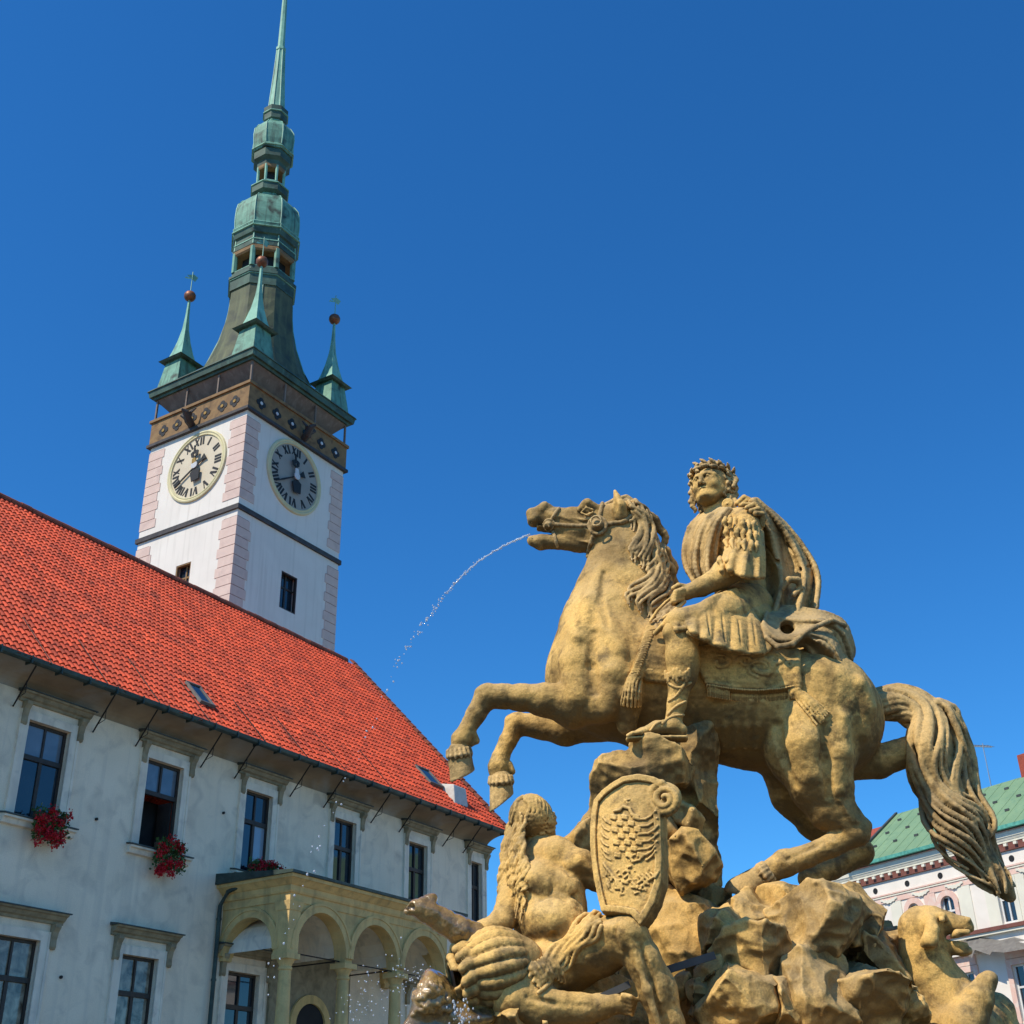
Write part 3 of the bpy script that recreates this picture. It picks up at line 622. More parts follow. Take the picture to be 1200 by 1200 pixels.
# clocks
ROM = ['XII', 'I', 'II', 'III', 'IV', 'V', 'VI', 'VII', 'VIII', 'IX', 'X', 'XI']
def clock(pl, cc, cz, R_):
    """local clock plane: a to the viewer's right, z up, o outwards"""
    def Pc(a, z, o_): return (cc + a, -o_, cz + z) if pl == 'R' else (-o_, cc - a, cz + z)
    def slab(m_, pts, o0, o1):
        n = len(pts); b = len(m_.v); m_.v += [Pc(a, z, o0) for a, z in pts] + [Pc(a, z, o1) for a, z in pts]
        m_.f += [(b + i, b + (i + 1) % n, b + n + (i + 1) % n, b + n + i) for i in range(n)] + [tuple(b + n + i for i in range(n))]
    circ = lambda r, n=56: [(r * math.cos(t), r * math.sin(t)) for t in np.linspace(0, 2 * PI, n, endpoint=False)]
    m_ = MB(); slab(m_, circ(R_ * .9), .0, .03); co = m_.build('clock', M['clock_face' if pl == 'L' else 'clock_face_shaded'], tow)
    m_ = MB(); n = 56; prof = [(.86, .035), (.875, .10), (.90, .10), (.915, .075), (.95, .12), (.985, .10), (1.0, .0)]
    for j in range(len(prof) - 1):
        for i in range(n):
            t0, t1 = 2 * PI * i / n, 2 * PI * (i + 1) / n; (r0, o0), (r1, o1) = prof[j], prof[j + 1]
            m_.poly([Pc(R_ * r0 * math.cos(t0), R_ * r0 * math.sin(t0), o0), Pc(R_ * r0 * math.cos(t1), R_ * r0 * math.sin(t1), o0), Pc(R_ * r1 * math.cos(t1), R_ * r1 * math.sin(t1), o1), Pc(R_ * r1 * math.cos(t0), R_ * r1 * math.sin(t0), o1)])
    m_.build('clock_rim', M['clock_cream'], co)
    for h, s_ in enumerate(ROM):
        m_ = MB()
        th = PI / 2 - h * PI / 6; er = (math.cos(th), math.sin(th)); et = (math.sin(th), -math.cos(th))
        wd = {'I': .085, 'V': .19, 'X': .19}; tot = sum(wd[c] for c in s_) * R_; x = -tot / 2; r0, r1 = R_ * .60, R_ * .82
        def bar(xa, ra, xb, rb, w):
            pts = [(er[0] * r + et[0] * xx, er[1] * r + et[1] * xx) for xx, r in ((xa - w / 2, ra), (xa + w / 2, ra), (xb + w / 2, rb), (xb - w / 2, rb))]
            slab(m_, pts, .03, .05)
        for c in s_:
            w = wd[c] * R_; xm = x + w / 2
            if c == 'I': bar(xm, r0, xm, r1, w * .62)
            elif c == 'V': bar(xm, r0, xm - w * .33, r1, w * .32); bar(xm, r0, xm + w * .33, r1, w * .14)
            else: bar(xm - w * .3, r0, xm + w * .3, r1, w * .16); bar(xm + w * .3, r0, xm - w * .3, r1, w * .32)
            x += w
        m_.build('numeral', M['black'], co)
    def hand(ang, parts, name, material, o0):
        th = PI / 2 - rad(ang); er = (math.cos(th), math.sin(th)); et = (math.sin(th), -math.cos(th)); mm = MB()
        for pts in parts: slab(mm, [(er[0] * r * R_ + et[0] * x * R_, er[1] * r * R_ + et[1] * x * R_) for x, r in pts], o0, o0 + .05)
        return mm.build(name, material, co)
    hand(238, [[(-.012, -.05), (.012, -.05), (.022, .5), (.008, .80), (-.008, .80), (-.022, .5)], [(-.05, -.28), (.05, -.28), (.02, -.05), (-.02, -.05)], [(-.09, -.36), (.09, -.36), (.05, -.26), (-.05, -.26)]], 'minute_hand', M['black'], .10)
    hand(352, [[(-.035, -.12), (.035, -.12), (.03, .28), (-.03, .28)], [(-.11, .28), (-.02, .24), (-.05, .44), (-.13, .40)], [(.11, .28), (.02, .24), (.05, .44), (.13, .40)], [(-.04, .36), (.04, .36), (.015, .6), (-.015, .6)],
               [(-.16, -.18), (-.05, -.10), (.05, -.10), (.16, -.18), (.12, -.45), (-.12, -.45)]], 'hour_hand', M['black'], .16)
    m_ = MB(); slab(m_, circ(R_ * .10, 18), .21, .26); m_.build('hand_boss', M['silver'], co)
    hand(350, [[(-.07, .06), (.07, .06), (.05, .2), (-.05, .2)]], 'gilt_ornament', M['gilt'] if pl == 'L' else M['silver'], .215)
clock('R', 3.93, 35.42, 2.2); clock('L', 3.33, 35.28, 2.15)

# ================================================================== RIGHT-HAND HOUSE   (far left corner is the origin, x to the right along its front)
AR = rad(-33); KR = 80 / 62.0
cdir = F * FW + (972 - 600) * RT + (600 - 1043) * UP; kk = 80 / math.hypot(cdir[0], cdir[1]); RC = Vector((cdir[0] * kk, cdir[1] * kk, 0))
wv = Vector((-math.sin(AR), -math.cos(AR), 0)); RZR = math.atan2(wv.y, wv.x)
house = empty('palace_house', tuple(RC), RZR, 'cream and pink stucco palace with a green copper roof behind the dog statue', 'house')
zz = lambda z: 1.6 + (z - 1.6) * KR
LX = 34.0
arch_w = [(4.5 * KR, 5.15 * KR), (6.3 * KR, 7.0 * KR)]; rectw = [(9.2 * KR, 9.95 * KR), (11.2 * KR, 12.0 * KR), (13.2 * KR, 14 * KR)]
low_w = [(6.45 * KR, 7.35 * KR), (9.2 * KR, 10.15 * KR), (12.0 * KR, 12.95 * KR)]
hm = MB(); Z3a, Z3b = zz(10.2), zz(11.75)
lz0, lz1 = zz(6.5), zz(8.6)
wall_grid(hm, .5, LX, 0, zz(12.95), [(a, b, Z3a, Z3b) for a, b in arch_w + rectw] + [(a, b, lz0, lz1) for a, b in low_w], 0, .3)
hm.poly([(.5, 0, 0), (.5, 10, 0), (.5, 10, zz(12.95)), (.5, 0, zz(12.95))]); hm.poly([(LX, 0, 0), (LX, 10, 0), (LX, 10, zz(12.95)), (LX, 0, zz(12.95))]); hm.poly([(.5, 10, 0), (LX, 10, 0), (LX, 10, zz(12.95)), (.5, 10, zz(12.95))])
hm.poly([(2.3, 0, zz(12.95)), (2.3, 10, zz(12.95)), (2.3, 5, zz(16.4))]); hm.poly([(.5, 0, zz(12.95)), (2.3, 0, zz(12.95)), (2.3, 10, zz(12.95)), (.5, 10, zz(12.95))])
hm.build('wall', M['white_stucco'], house)
def hb(name, m, x0, x1, y0, y1, z0, z1, par=None): return MB().box(x0, x1, y0, y1, z0, z1).build(name, M[m], par or house)
bf = hb('frieze_band', 'brown_frieze', .35, LX, -.12, -.003, zz(12.96), zz(13.27))
for x in np.arange(.6, LX - .3, .62): MB().box(x, x + .20, -.26, -.121, zz(13.12), zz(13.23)).build('dentil', M['cream'], bf)
cmo = MB()
for z0, z1, o0, o1 in ((13.27, 13.36, .15, .16), (13.36, 13.47, .18, .24), (13.47, 13.66, .26, .28)):
    cmo.extrude_x([(0.0, zz(z0)), (-o0, zz(z0)), (-o1, zz(z1)), (0.0, zz(z1))], .35 - o1, LX + .4)
cmo.build('cornice', M['cream'], house)
hb('cornice_line', 'pink', -.1, LX + .2, -.25, -.02, zz(13.66), zz(13.73))
gm_ = MB().extrude_x([(-.54, zz(13.76)), (-.40, zz(13.74)), (-.33, zz(13.86)), (-.50, zz(13.92))], 2.1, LX + .5); gm_.build('gutter', M['copper_gutter'], house)
hb('painted_eaves_shadow', 'black', -.3, LX + .4, -.40, -.27, zz(13.73), zz(13.76))  # black strip that paints in the shade under the eaves
rmm = MB(); e0 = zz(13.86); rz_ = zz(16.85)
rmm.extrude_x([(-.50, e0), (4.7, rz_), (10.9, e0), (10.9, e0 - .15), (4.7, rz_ - .2), (-.50, e0 - .15)], 2.2, LX + .4)
hr = rmm.build('roof', M['copper_roof'], house)
sm = MB()
for x in np.arange(2.6, LX, .95):
    sm.extrude_x([(-.50, e0 + .002), (4.7, rz_ + .002), (4.7, rz_ + .02), (-.50, e0 + .02)], x, x + .02)
sm.build('roof_seams', M['copper_roof'], hr)
for q in (.30, .55, .8):
    for x in np.arange(3.0, 20, 1.6):
        y = -.50 + 5.2 * q; z = e0 + (rz_ - e0) * q; MB().box(x, x + .28, y - .03, y + .03, z + .0, z + .13).build('snow_guard', M['lead'], hr)
MB().extrude_x([(-.6, e0 - .12), (4.7, rz_ - .2), (4.7, rz_ + .12), (-.6, e0 + .16)], 2.0, 2.198).build('barge_board', M['lead'], hr)
for i, x in enumerate(np.array((2.78, 4.65, 6.5, 8.35, 10.2, 12.05)) * KR):
    m_ = MB(); m_.extrude_y([(x + .17 * math.cos(t), zz(12.63) + .17 * math.sin(t)) for t in np.linspace(0, 2 * PI, 14, endpoint=False)], -.02, -.004); m_.build('attic_vent', M['black'], house)
pk = [hb('pink_band', 'pink', .5, LX, -.06, -.002, zz(12.0), zz(12.32))]
hb('pink_line', 'pink', .5, LX, -.12, -.062, zz(12.32), zz(12.38)); hb('cream_line', 'cream', .5, LX, -.10, -.062, zz(12.24), zz(12.29))
for c in np.arange(2.2, LX, 2.35):
    orn = MB()
    top = [(c - .62 + 1.24 * t, zz(12.17) - .10 * math.sin(PI * t) + .05 * abs(math.sin(5 * PI * t))) for t in np.linspace(0, 1, 26)]
    bot = [(x, z - .10 - .10 * math.sin(PI * (x - c + .62) / 1.24)) for x, z in top[::-1]]
    orn.extrude_y(top + bot, -.11, -.062); orn.build('stucco_garland', M['cream'], pk[0])
for x0, x1 in ((.6, 1.5), (3.55, 4.15), (5.45, 6.05), (7.25, 7.9), (8.6, 9.05), (10.1, 10.6)):
    hb('pilaster', 'pink' if 5 < x0 < 7 else 'cream', x0 * KR, x1 * KR, -.05, -.002, zz(10.15), zz(12.0) - .003)
hb('string_course', 'brown_frieze', .4, LX, -.30, -.002, zz(9.98), zz(10.13)); hb('string_course_edge', 'cream', .4, LX, -.22, -.002, zz(9.86), zz(9.98))
def hwin(a, b, z0, z1, arched, surround_mat):
    f = MB(); w = .09
    f.box(a, a + w, .12, .2, z0, z1); f.box(b - w, b, .12, .2, z0, z1); f.box(a + w, b - w, .12, .2, z1 - w, z1); f.box(a + w, b - w, .12, .2, z0, z0 + w)
    f.box((a + b) / 2 - .05, (a + b) / 2 + .05, .11, .2, z0 + w, z1 - w); zt = z0 + (z1 - z0) * .6; f.box(a + w, b - w, .112, .198, zt - .05, zt + .05)
    fo = f.build('window', M['white_frame'], house)
    MB().poly([(a, .17, z0), (b, .17, z0), (b, .17, z1), (a, .17, z1)]).build('pane', M['glass'], fo)
    s_ = MB(); c = (a + b) / 2; r = (b - a) / 2
    if arched:
        zs = z1 - r; n = 14
        for j in range(n):   # corner spandrels and a moulded arch
            t0, t1 = PI * j / n, PI * (j + 1) / n
            s_.extrude_y([(c + r * math.cos(t0), zs + r * math.sin(t0)), (c + (r + .3) * math.cos(t0), zs + (r + .3) * math.sin(t0)), (c + (r + .3) * math.cos(t1), zs + (r + .3) * math.sin(t1)), (c + r * math.cos(t1), zs + r * math.sin(t1))], -.09, .10)
        s_.box(a - .28, a, -.09, .10, z0, zs); s_.box(b, b + .28, -.09, .10, z0, zs)
    else:
        s_.box(a - .3, a, -.09, .05, z0 - .1, z1 + .3); s_.box(b, b + .3, -.09, .05, z0 - .1, z1 + .3); s_.box(a, b, -.09, .05, z1, z1 + .3)
    s_.build('window_surround', M[surround_mat], fo)
for a, b in arch_w: hwin(a, b, Z3a, Z3b, True, 'pink')
for a, b in rectw: hwin(a, b, Z3a, Z3b, False, 'cream')
for a, b in low_w:
    hwin(a, b, lz0, lz1, False, 'pink')
    c = (a + b) / 2
    hb('window_panel', 'pink', a - .25, b + .25, -.10, -.004, lz1 + .32, lz1 + .8)
    hb('window_pediment', 'white_stucco', a - .5, b + .5, -.35, -.004, lz1 + .82, lz1 + 1.0)
# lead hood over the right-hand windows of the lower row
pm = MB()
pts = [(7.3, 9.85), (8.0, 9.86), (8.9, 9.60), (9.6, 9.62), (10.2, 9.40), (10.9, 9.62), (11.6, 9.55)]
top = [(x * KR, zz(z)) for x, z in pts]
for (x0, z0), (x1, z1) in zip(top[:-1], top[1:]):
    pm.v += [(x0, -.05, z0), (x1, -.05, z1), (x1, -1.1, zz(8.98) + (x1 - 11) * -.0), (x0, -1.1, zz(8.98) + max(0, (9.4 * KR - x0) * .28)), ]
    b = len(pm.v) - 4; pm.f.append((b, b + 1, b + 2, b + 3))
pm.build('lead_hood', M['lead_grey'], house)
chm = hb('chimney', 'brick', 9.0 * KR, 9.75 * KR, 4.6, 5.5, rz_ - 1.2, rz_ + 1.25, hr)
an = MB(); ax, ay, az_ = 7.3 * KR, 4.7, rz_
an.tube([(ax, ay, az_ - .1), (ax, ay, az_ + 2.6)], .035, 5); an.tube([(ax - 1.2, ay, az_ + 2.75), (ax + .6, ay, az_ + 2.2)], .03, 4)
for t in np.linspace(-.95, .5, 8): an.tube([(ax + t, ay - .35, az_ + 2.45 - t * .3), (ax + t, ay + .35, az_ + 2.45 - t * .3)], .018, 4)
anr = an.build('antenna', M['alu'], hr)
# red roofed house behind
bd = F * FW + (1018 - 600) * RT + (600 - 985) * UP; kb = 108 / math.hypot(bd[0], bd[1]); BC = Vector((bd[0] * kb, bd[1] * kb, 0)); zt = CAMZ + bd[2] * kb
bh = empty('background_house', tuple(BC), RZR, 'house with a red roof mostly hidden behind the green roofed palace', 'house')
MB().box(-4.6, 12, 0, 9, 0, zt - 2.2).build('wall', M['cream'], bh)
MB().extrude_x([(-.5, zt - 2.3), (4.5, zt + 2.2), (9.5, zt - 2.3)], -5.0, 12.3).build('roof', M['brick'], bh)
# ================================================================== SCULPTURE KIT: distance fields turned into closed meshes
HV = 0.0095            # voxel
YS = 8.0               # distance of the sculpture plane
def P(x, y, d=0.0): return at(x, y, YS + d)
def pm(p): return float(np.dot(FW, p - np.array((0, 0, CAMZ)))) / F      # metres per photo pixel there
class Fld:
    def __init__(s, x0, x1, y0, y1, d0, d1, h=None):
        """box covering the photo window (x0..x1, y0..y1) between depths d0..d1"""
        c = np.array([P(x, y, d) for x in (x0, x1) for y in (y0, y1) for d in (d0, d1)])
        s.h = h or HV; s.lo = c.min(0); s.hi = c.max(0); s.n = np.ceil((s.hi - s.lo) / s.h).astype(int) + 2
        s.D = np.full(s.n, 9.0, np.float32)
    def reg(s, lo, hi):
        a = np.clip(np.floor((np.asarray(lo) - s.lo) / s.h).astype(int), 0, s.n); b = np.clip(np.ceil((np.asarray(hi) - s.lo) / s.h).astype(int) + 1, 0, s.n)
        if np.any(b <= a): return None, None
        sl = tuple(slice(i, j) for i, j in zip(a, b))
        g = [(s.lo[i] + s.h * np.arange(a[i], b[i])).astype(np.float32) for i in range(3)]
        return sl, (g[0][:, None, None], g[1][None, :, None], g[2][None, None, :])
    def put(s, sl, d, k, mode):
        D = s.D[sl]
        if mode == 'sub': d = -d
        if mode in ('sub', 'cut'):
            if k > 0: h = np.maximum(k - np.abs(D - d), 0) / k; s.D[sl] = np.maximum(D, d) + h * h * k * .25
            else: s.D[sl] = np.maximum(D, d)
        elif k > 0:
            h = np.maximum(k - np.abs(D - d), 0) / k; s.D[sl] = np.minimum(D, d) - h * h * k * .25
        else: s.D[sl] = np.minimum(D, d)
    def cap(s, a, b, ra, rb, k=.02, fy=1.0, mode='add'):
        a = np.asarray(a, float); b = np.asarray(b, float); m = k + 3 * s.h; R = max(ra, rb)
        e = np.array((R, R * fy, R)) + m
        sl, g = s.reg(np.minimum(a, b) - e, np.maximum(a, b) + e)
        if sl is None: return
        ba = b - a; ba_ = np.array((ba[0], ba[1] / fy, ba[2])); L = max(1e-9, float(ba_ @ ba_))
        px, py, pz = g[0] - np.float32(a[0]), (g[1] - np.float32(a[1])) / np.float32(fy), g[2] - np.float32(a[2])
        t = np.clip((px * ba_[0] + py * ba_[1] + pz * ba_[2]) / L, 0, 1)
        d = np.sqrt((px - t * ba_[0]) ** 2 + (py - t * ba_[1]) ** 2 + (pz - t * ba_[2]) ** 2) - (ra + t * (rb - ra))
        if fy < 1: d = d * (0.5 + 0.5 * fy)
        s.put(sl, d.astype(np.float32), k, mode)
    def ell(s, c, r, k=.02, rot=None, mode='add'):
        c = np.asarray(c, float); r = np.asarray(r, float) * np.ones(3); R = r.max() + k + 3 * s.h
        sl, g = s.reg(c - R, c + R)
        if sl is None: return
        q = [g[i] - np.float32(c[i]) for i in range(3)]
        if rot is not None: q = [sum(q[j] * np.float32(rot[j][i]) for j in range(3)) for i in range(3)]
        k0 = np.sqrt(sum((q[i] / r[i]) ** 2 for i in range(3))) + 1e-6; k1 = np.sqrt(sum((q[i] / r[i] ** 2) ** 2 for i in range(3))) + 1e-6
        s.put(sl, (k0 * (k0 - 1) / k1).astype(np.float32), k, mode)
    def chain(s, pts, k=.02, fy=1.0, mode='add', world=False):
        """pts: (x, y, d, r) with r in photo pixels"""
        Q = [(np.asarray(p[:3], float), p[3]) if world else (P(*p[:3]), p[3] * pm(P(*p[:3]))) for p in pts]
        if len(Q) == 1: s.ell(Q[0][0], Q[0][1], k, mode=mode)
        for (a, ra), (b, rb) in zip(Q[:-1], Q[1:]): s.cap(a, b, ra, rb, k, fy, mode)
    def pell(s, x, y, d, rx, ry, rd, k=.02, ang=0.0, mode='add'):
        """ellipsoid: rx, ry pixels in the picture plane (turned by ang degrees), rd metres in depth"""
        c = P(x, y, d); m = pm(c); t = rad(-ang); rot = ((math.cos(t), 0, -math.sin(t)), (0, 1, 0), (math.sin(t), 0, math.cos(t)))
        s.ell(c, (rx * m, rd, ry * m), k, rot, mode)
    def rock(s, c, r, seed, k=.0, n=15, sm=.012, mode='add'):
        """faceted boulder: rounded intersection of random half-spaces"""
        g_ = np.random.default_rng(seed); c = np.asarray(c, float); r = np.asarray(r, float); R = r.max() * 1.25 + k + 3 * s.h
        sl, g = s.reg(c - R, c + R)
        if sl is None: return
        d = None
        N = g_.normal(size=(n, 3)); N /= np.linalg.norm(N, axis=1)[:, None]
        for nn in N:
            off = np.linalg.norm(r * nn) * g_.uniform(.60, .98)
            e = (g[0] - c[0]) * nn[0] + (g[1] - c[1]) * nn[1] + (g[2] - c[2]) * nn[2] - off
            if d is None: d = e
            else: h = np.maximum(sm - np.abs(d - e), 0) / sm; d = np.maximum(d, e) + h * h * sm * .25
        q = np.sqrt(sum(((g[i] - c[i]) / (r[i] * 1.22)) ** 2 for i in range(3))); d = np.maximum(d, (q - 1) * r.min())
        s.put(sl, d.astype(np.float32), k, mode)
    def prock(s, x, y, d, rx, ry, rd, seed, **kw):
        c = P(x, y, d); m = pm(c); s.rock(c, (rx * m, rd, ry * m), seed, **kw)
    def plane(s, p, n, k=.01, lo=None, hi=None):
        """cut away what lies in front of plane (p, n) inside a box"""
        sl, g = s.reg(s.lo if lo is None else lo, s.hi if hi is None else hi)
        n = np.asarray(n, float) / np.linalg.norm(n); s.put(sl, ((g[0] - p[0]) * n[0] + (g[1] - p[1]) * n[1] + (g[2] - p[2]) * n[2]).astype(np.float32), k, 'cut')
    def val(s, p):
        i = np.clip(np.round((np.asarray(p) - s.lo) / s.h).astype(int), 0, s.n - 1); return s.D[tuple(i)]
    def hit(s, x, y):
        """first surface met by the line of sight through photo point (x, y)"""
        Y = np.arange(s.lo[1], s.hi[1], s.h * .5); d = F * FW + (x - 600) * RT + (600 - y) * UP
        t = Y / d[1]; p = np.stack([d[0] * t, Y, CAMZ + d[2] * t], 1)
        f = (p - s.lo) / s.h; i = np.floor(f).astype(int); ok = np.all((i >= 0) & (i < s.n - 1), 1); i = np.clip(i, 0, s.n - 2); w = f - i
        v = 0
        for a in (0, 1):
            for b in (0, 1):
                for c in (0, 1):
                    v = v + s.D[i[:, 0] + a, i[:, 1] + b, i[:, 2] + c] * (w[:, 0] if a else 1 - w[:, 0]) * (w[:, 1] if b else 1 - w[:, 1]) * (w[:, 2] if c else 1 - w[:, 2])
        v = np.where(ok, v, 9); j = np.argmax(v < 0)
        if v[j] >= 0: return None
        q = p[j]; e = s.h * 1.5
        n = np.array([float(s.val(q + e * np.eye(3)[a])) - float(s.val(q - e * np.eye(3)[a])) for a in range(3)]); n /= np.linalg.norm(n) + 1e-9
        return q, n
    def on(s, body, pts, k=.006, lift=0.3, dflt=0.0, fy=1.0):
        """tube lying on the surface of another field: pts (x, y, r px)"""
        Q = []; last = None
        for x, y, r in pts:
            h = body.hit(x, y)
            if h is None: q = P(x, y, last if last is not None else dflt)
            else: last = h[0][1] - YS; q = h[0] + h[1] * lift * r * pm(h[0])
            Q.append((q, r * pm(q)))
        if len(Q) == 1: s.ell(Q[0][0], Q[0][1], k)
        for (a, ra), (b, rb) in zip(Q[:-1], Q[1:]): s.cap(a, b, ra, rb, k, fy)
    def mesh(s, name, material, parent=None, disp=0.004, dsc=14.0, lump=0.0, origin=None, seed=3, soft=.25, crag=0.0):
        D = s.D; S_ = D < 0
        S_[0] = S_[-1] = False; S_[:, 0] = S_[:, -1] = False; S_[:, :, 0] = S_[:, :, -1] = False
        D = np.where(S_, D, np.maximum(D, 1e-5)); nx, ny, nz = S_.shape
        cnt = np.zeros((nx - 1, ny - 1, nz - 1), np.uint8)
        for a in (0, 1):
            for b in (0, 1):
                for c in (0, 1): cnt += S_[a:nx - 1 + a, b:ny - 1 + b, c:nz - 1 + c]
        act = np.argwhere((cnt > 0) & (cnt < 8)); ids = np.full(cnt.shape, -1, np.int32); ids[tuple(act.T)] = np.arange(len(act))
        cor = np.array([(a, b, c) for a in (0, 1) for b in (0, 1) for c in (0, 1)])
        cv = np.stack([D[act[:, 0] + a, act[:, 1] + b, act[:, 2] + c] for a, b, c in cor], 1)
        acc = np.zeros((len(act), 3)); num = np.zeros(len(act))
        for i in range(8):
            for j in range(i + 1, 8):
                if np.abs(cor[i] - cor[j]).sum() == 1:
                    x = (cv[:, i] < 0) != (cv[:, j] < 0); t = np.where(x, cv[:, i] / np.where(x, cv[:, i] - cv[:, j], 1), 0)[:, None]
                    acc += np.where(x[:, None], cor[i] + t * (cor[j] - cor[i]), 0); num += x
        V = s.lo + s.h * (act + acc / num[:, None]); fs = []
        for ax in range(3):
            o = [(1, 2), (2, 0), (0, 1)][ax]
            A = np.moveaxis(S_, ax, 0)[:-1]; B = np.moveaxis(S_, ax, 0)[1:]
            e = np.argwhere(np.moveaxis(A != B, 0, ax)); inside = S_[tuple(e.T)]
            def nb(du, dv):
                q = e.copy(); q[:, o[0]] -= du; q[:, o[1]] -= dv; return ids[tuple(q.T)]
            q = np.stack([nb(1, 1), nb(0, 1), nb(0, 0), nb(1, 0)], 1); q[~inside] = q[~inside][:, ::-1]; fs.append(q)
        Fq = np.concatenate(fs); Fq = Fq[(Fq >= 0).all(1)]
        # one relaxation pass, then chisel noise along the normal
        def relax(V, w):
            a = np.zeros_like(V); n = np.zeros(len(V))
            for i in range(4):
                for j in ((i + 1) % 4, (i + 3) % 4):
                    for c in range(3): a[:, c] += np.bincount(Fq[:, i], V[Fq[:, j], c], len(V))
                    n += np.bincount(Fq[:, i], minlength=len(V))
            return V * (1 - w) + w * a / np.maximum(n, 1)[:, None]
        V = relax(V, soft)
        fn = np.cross(V[Fq[:, 2]] - V[Fq[:, 0]], V[Fq[:, 3]] - V[Fq[:, 1]]); N = np.zeros_like(V)
        for i in range(4):
            for c in range(3): N[:, c] += np.bincount(Fq[:, i], fn[:, c], len(V))
        N /= np.linalg.norm(N, axis=1)[:, None] + 1e-12
        if disp: V = V + N * (disp * (vnoise(V * dsc, seed) + .6 * vnoise(V * dsc * 2.7, seed + 1)))[:, None]
        if lump: V = V + N * (lump * vnoise(V * 4.5, seed + 2))[:, None]
        if crag: V = V - N * (crag * (np.abs(vnoise(V * 6.5, seed + 3)) + .6 * np.abs(vnoise(V * 13., seed + 4)) - .35))[:, None]
        if origin is not None: V = V - np.asarray(origin)
        me = bpy.data.meshes.new(name); nv, nf = len(V), len(Fq)
        me.vertices.add(nv); me.vertices.foreach_set('co', V.astype('f4').ravel()); me.loops.add(nf * 4); me.loops.foreach_set('vertex_index', Fq.astype('i4').ravel())
        me.polygons.add(nf); me.polygons.foreach_set('loop_start', np.arange(0, nf * 4, 4, dtype='i4')); me.update(calc_edges=True); me.validate()
        return link_mesh(name, me, material, parent, True)
_lat = {}
def vnoise(p, seed=0):
    if seed not in _lat: _lat[seed] = np.random.default_rng(seed).uniform(-1, 1, (32, 32, 32))
    L = _lat[seed]; i = np.floor(p).astype(int); f = p - i; f = f * f * (3 - 2 * f); i &= 31; j = (i + 1) & 31; r = 0
    for a in (0, 1):
        for b in (0, 1):
            for c in (0, 1):
                r = r + L[(j if a else i)[:, 0], (j if b else i)[:, 1], (j if c else i)[:, 2]] * (f[:, 0] if a else 1 - f[:, 0]) * (f[:, 1] if b else 1 - f[:, 1]) * (f[:, 2] if c else 1 - f[:, 2])
    return r
def spline(pts, n):
    """Catmull-Rom through rows of numbers"""
    p = np.array(pts, float); q = np.vstack([2 * p[0] - p[1], p, 2 * p[-1] - p[-2]]); out = []
    T = np.linspace(0, len(p) - 1 - 1e-6, n)
    for t in T:
        i = int(t); f = t - i; a, b, c, d = q[i], q[i + 1], q[i + 2], q[i + 3]
        out.append(.5 * (2 * b + (c - a) * f + (2 * a - 5 * b + 4 * c - d) * f * f + (3 * b - a - 3 * c + d) * f ** 3))
    return np.array(out)

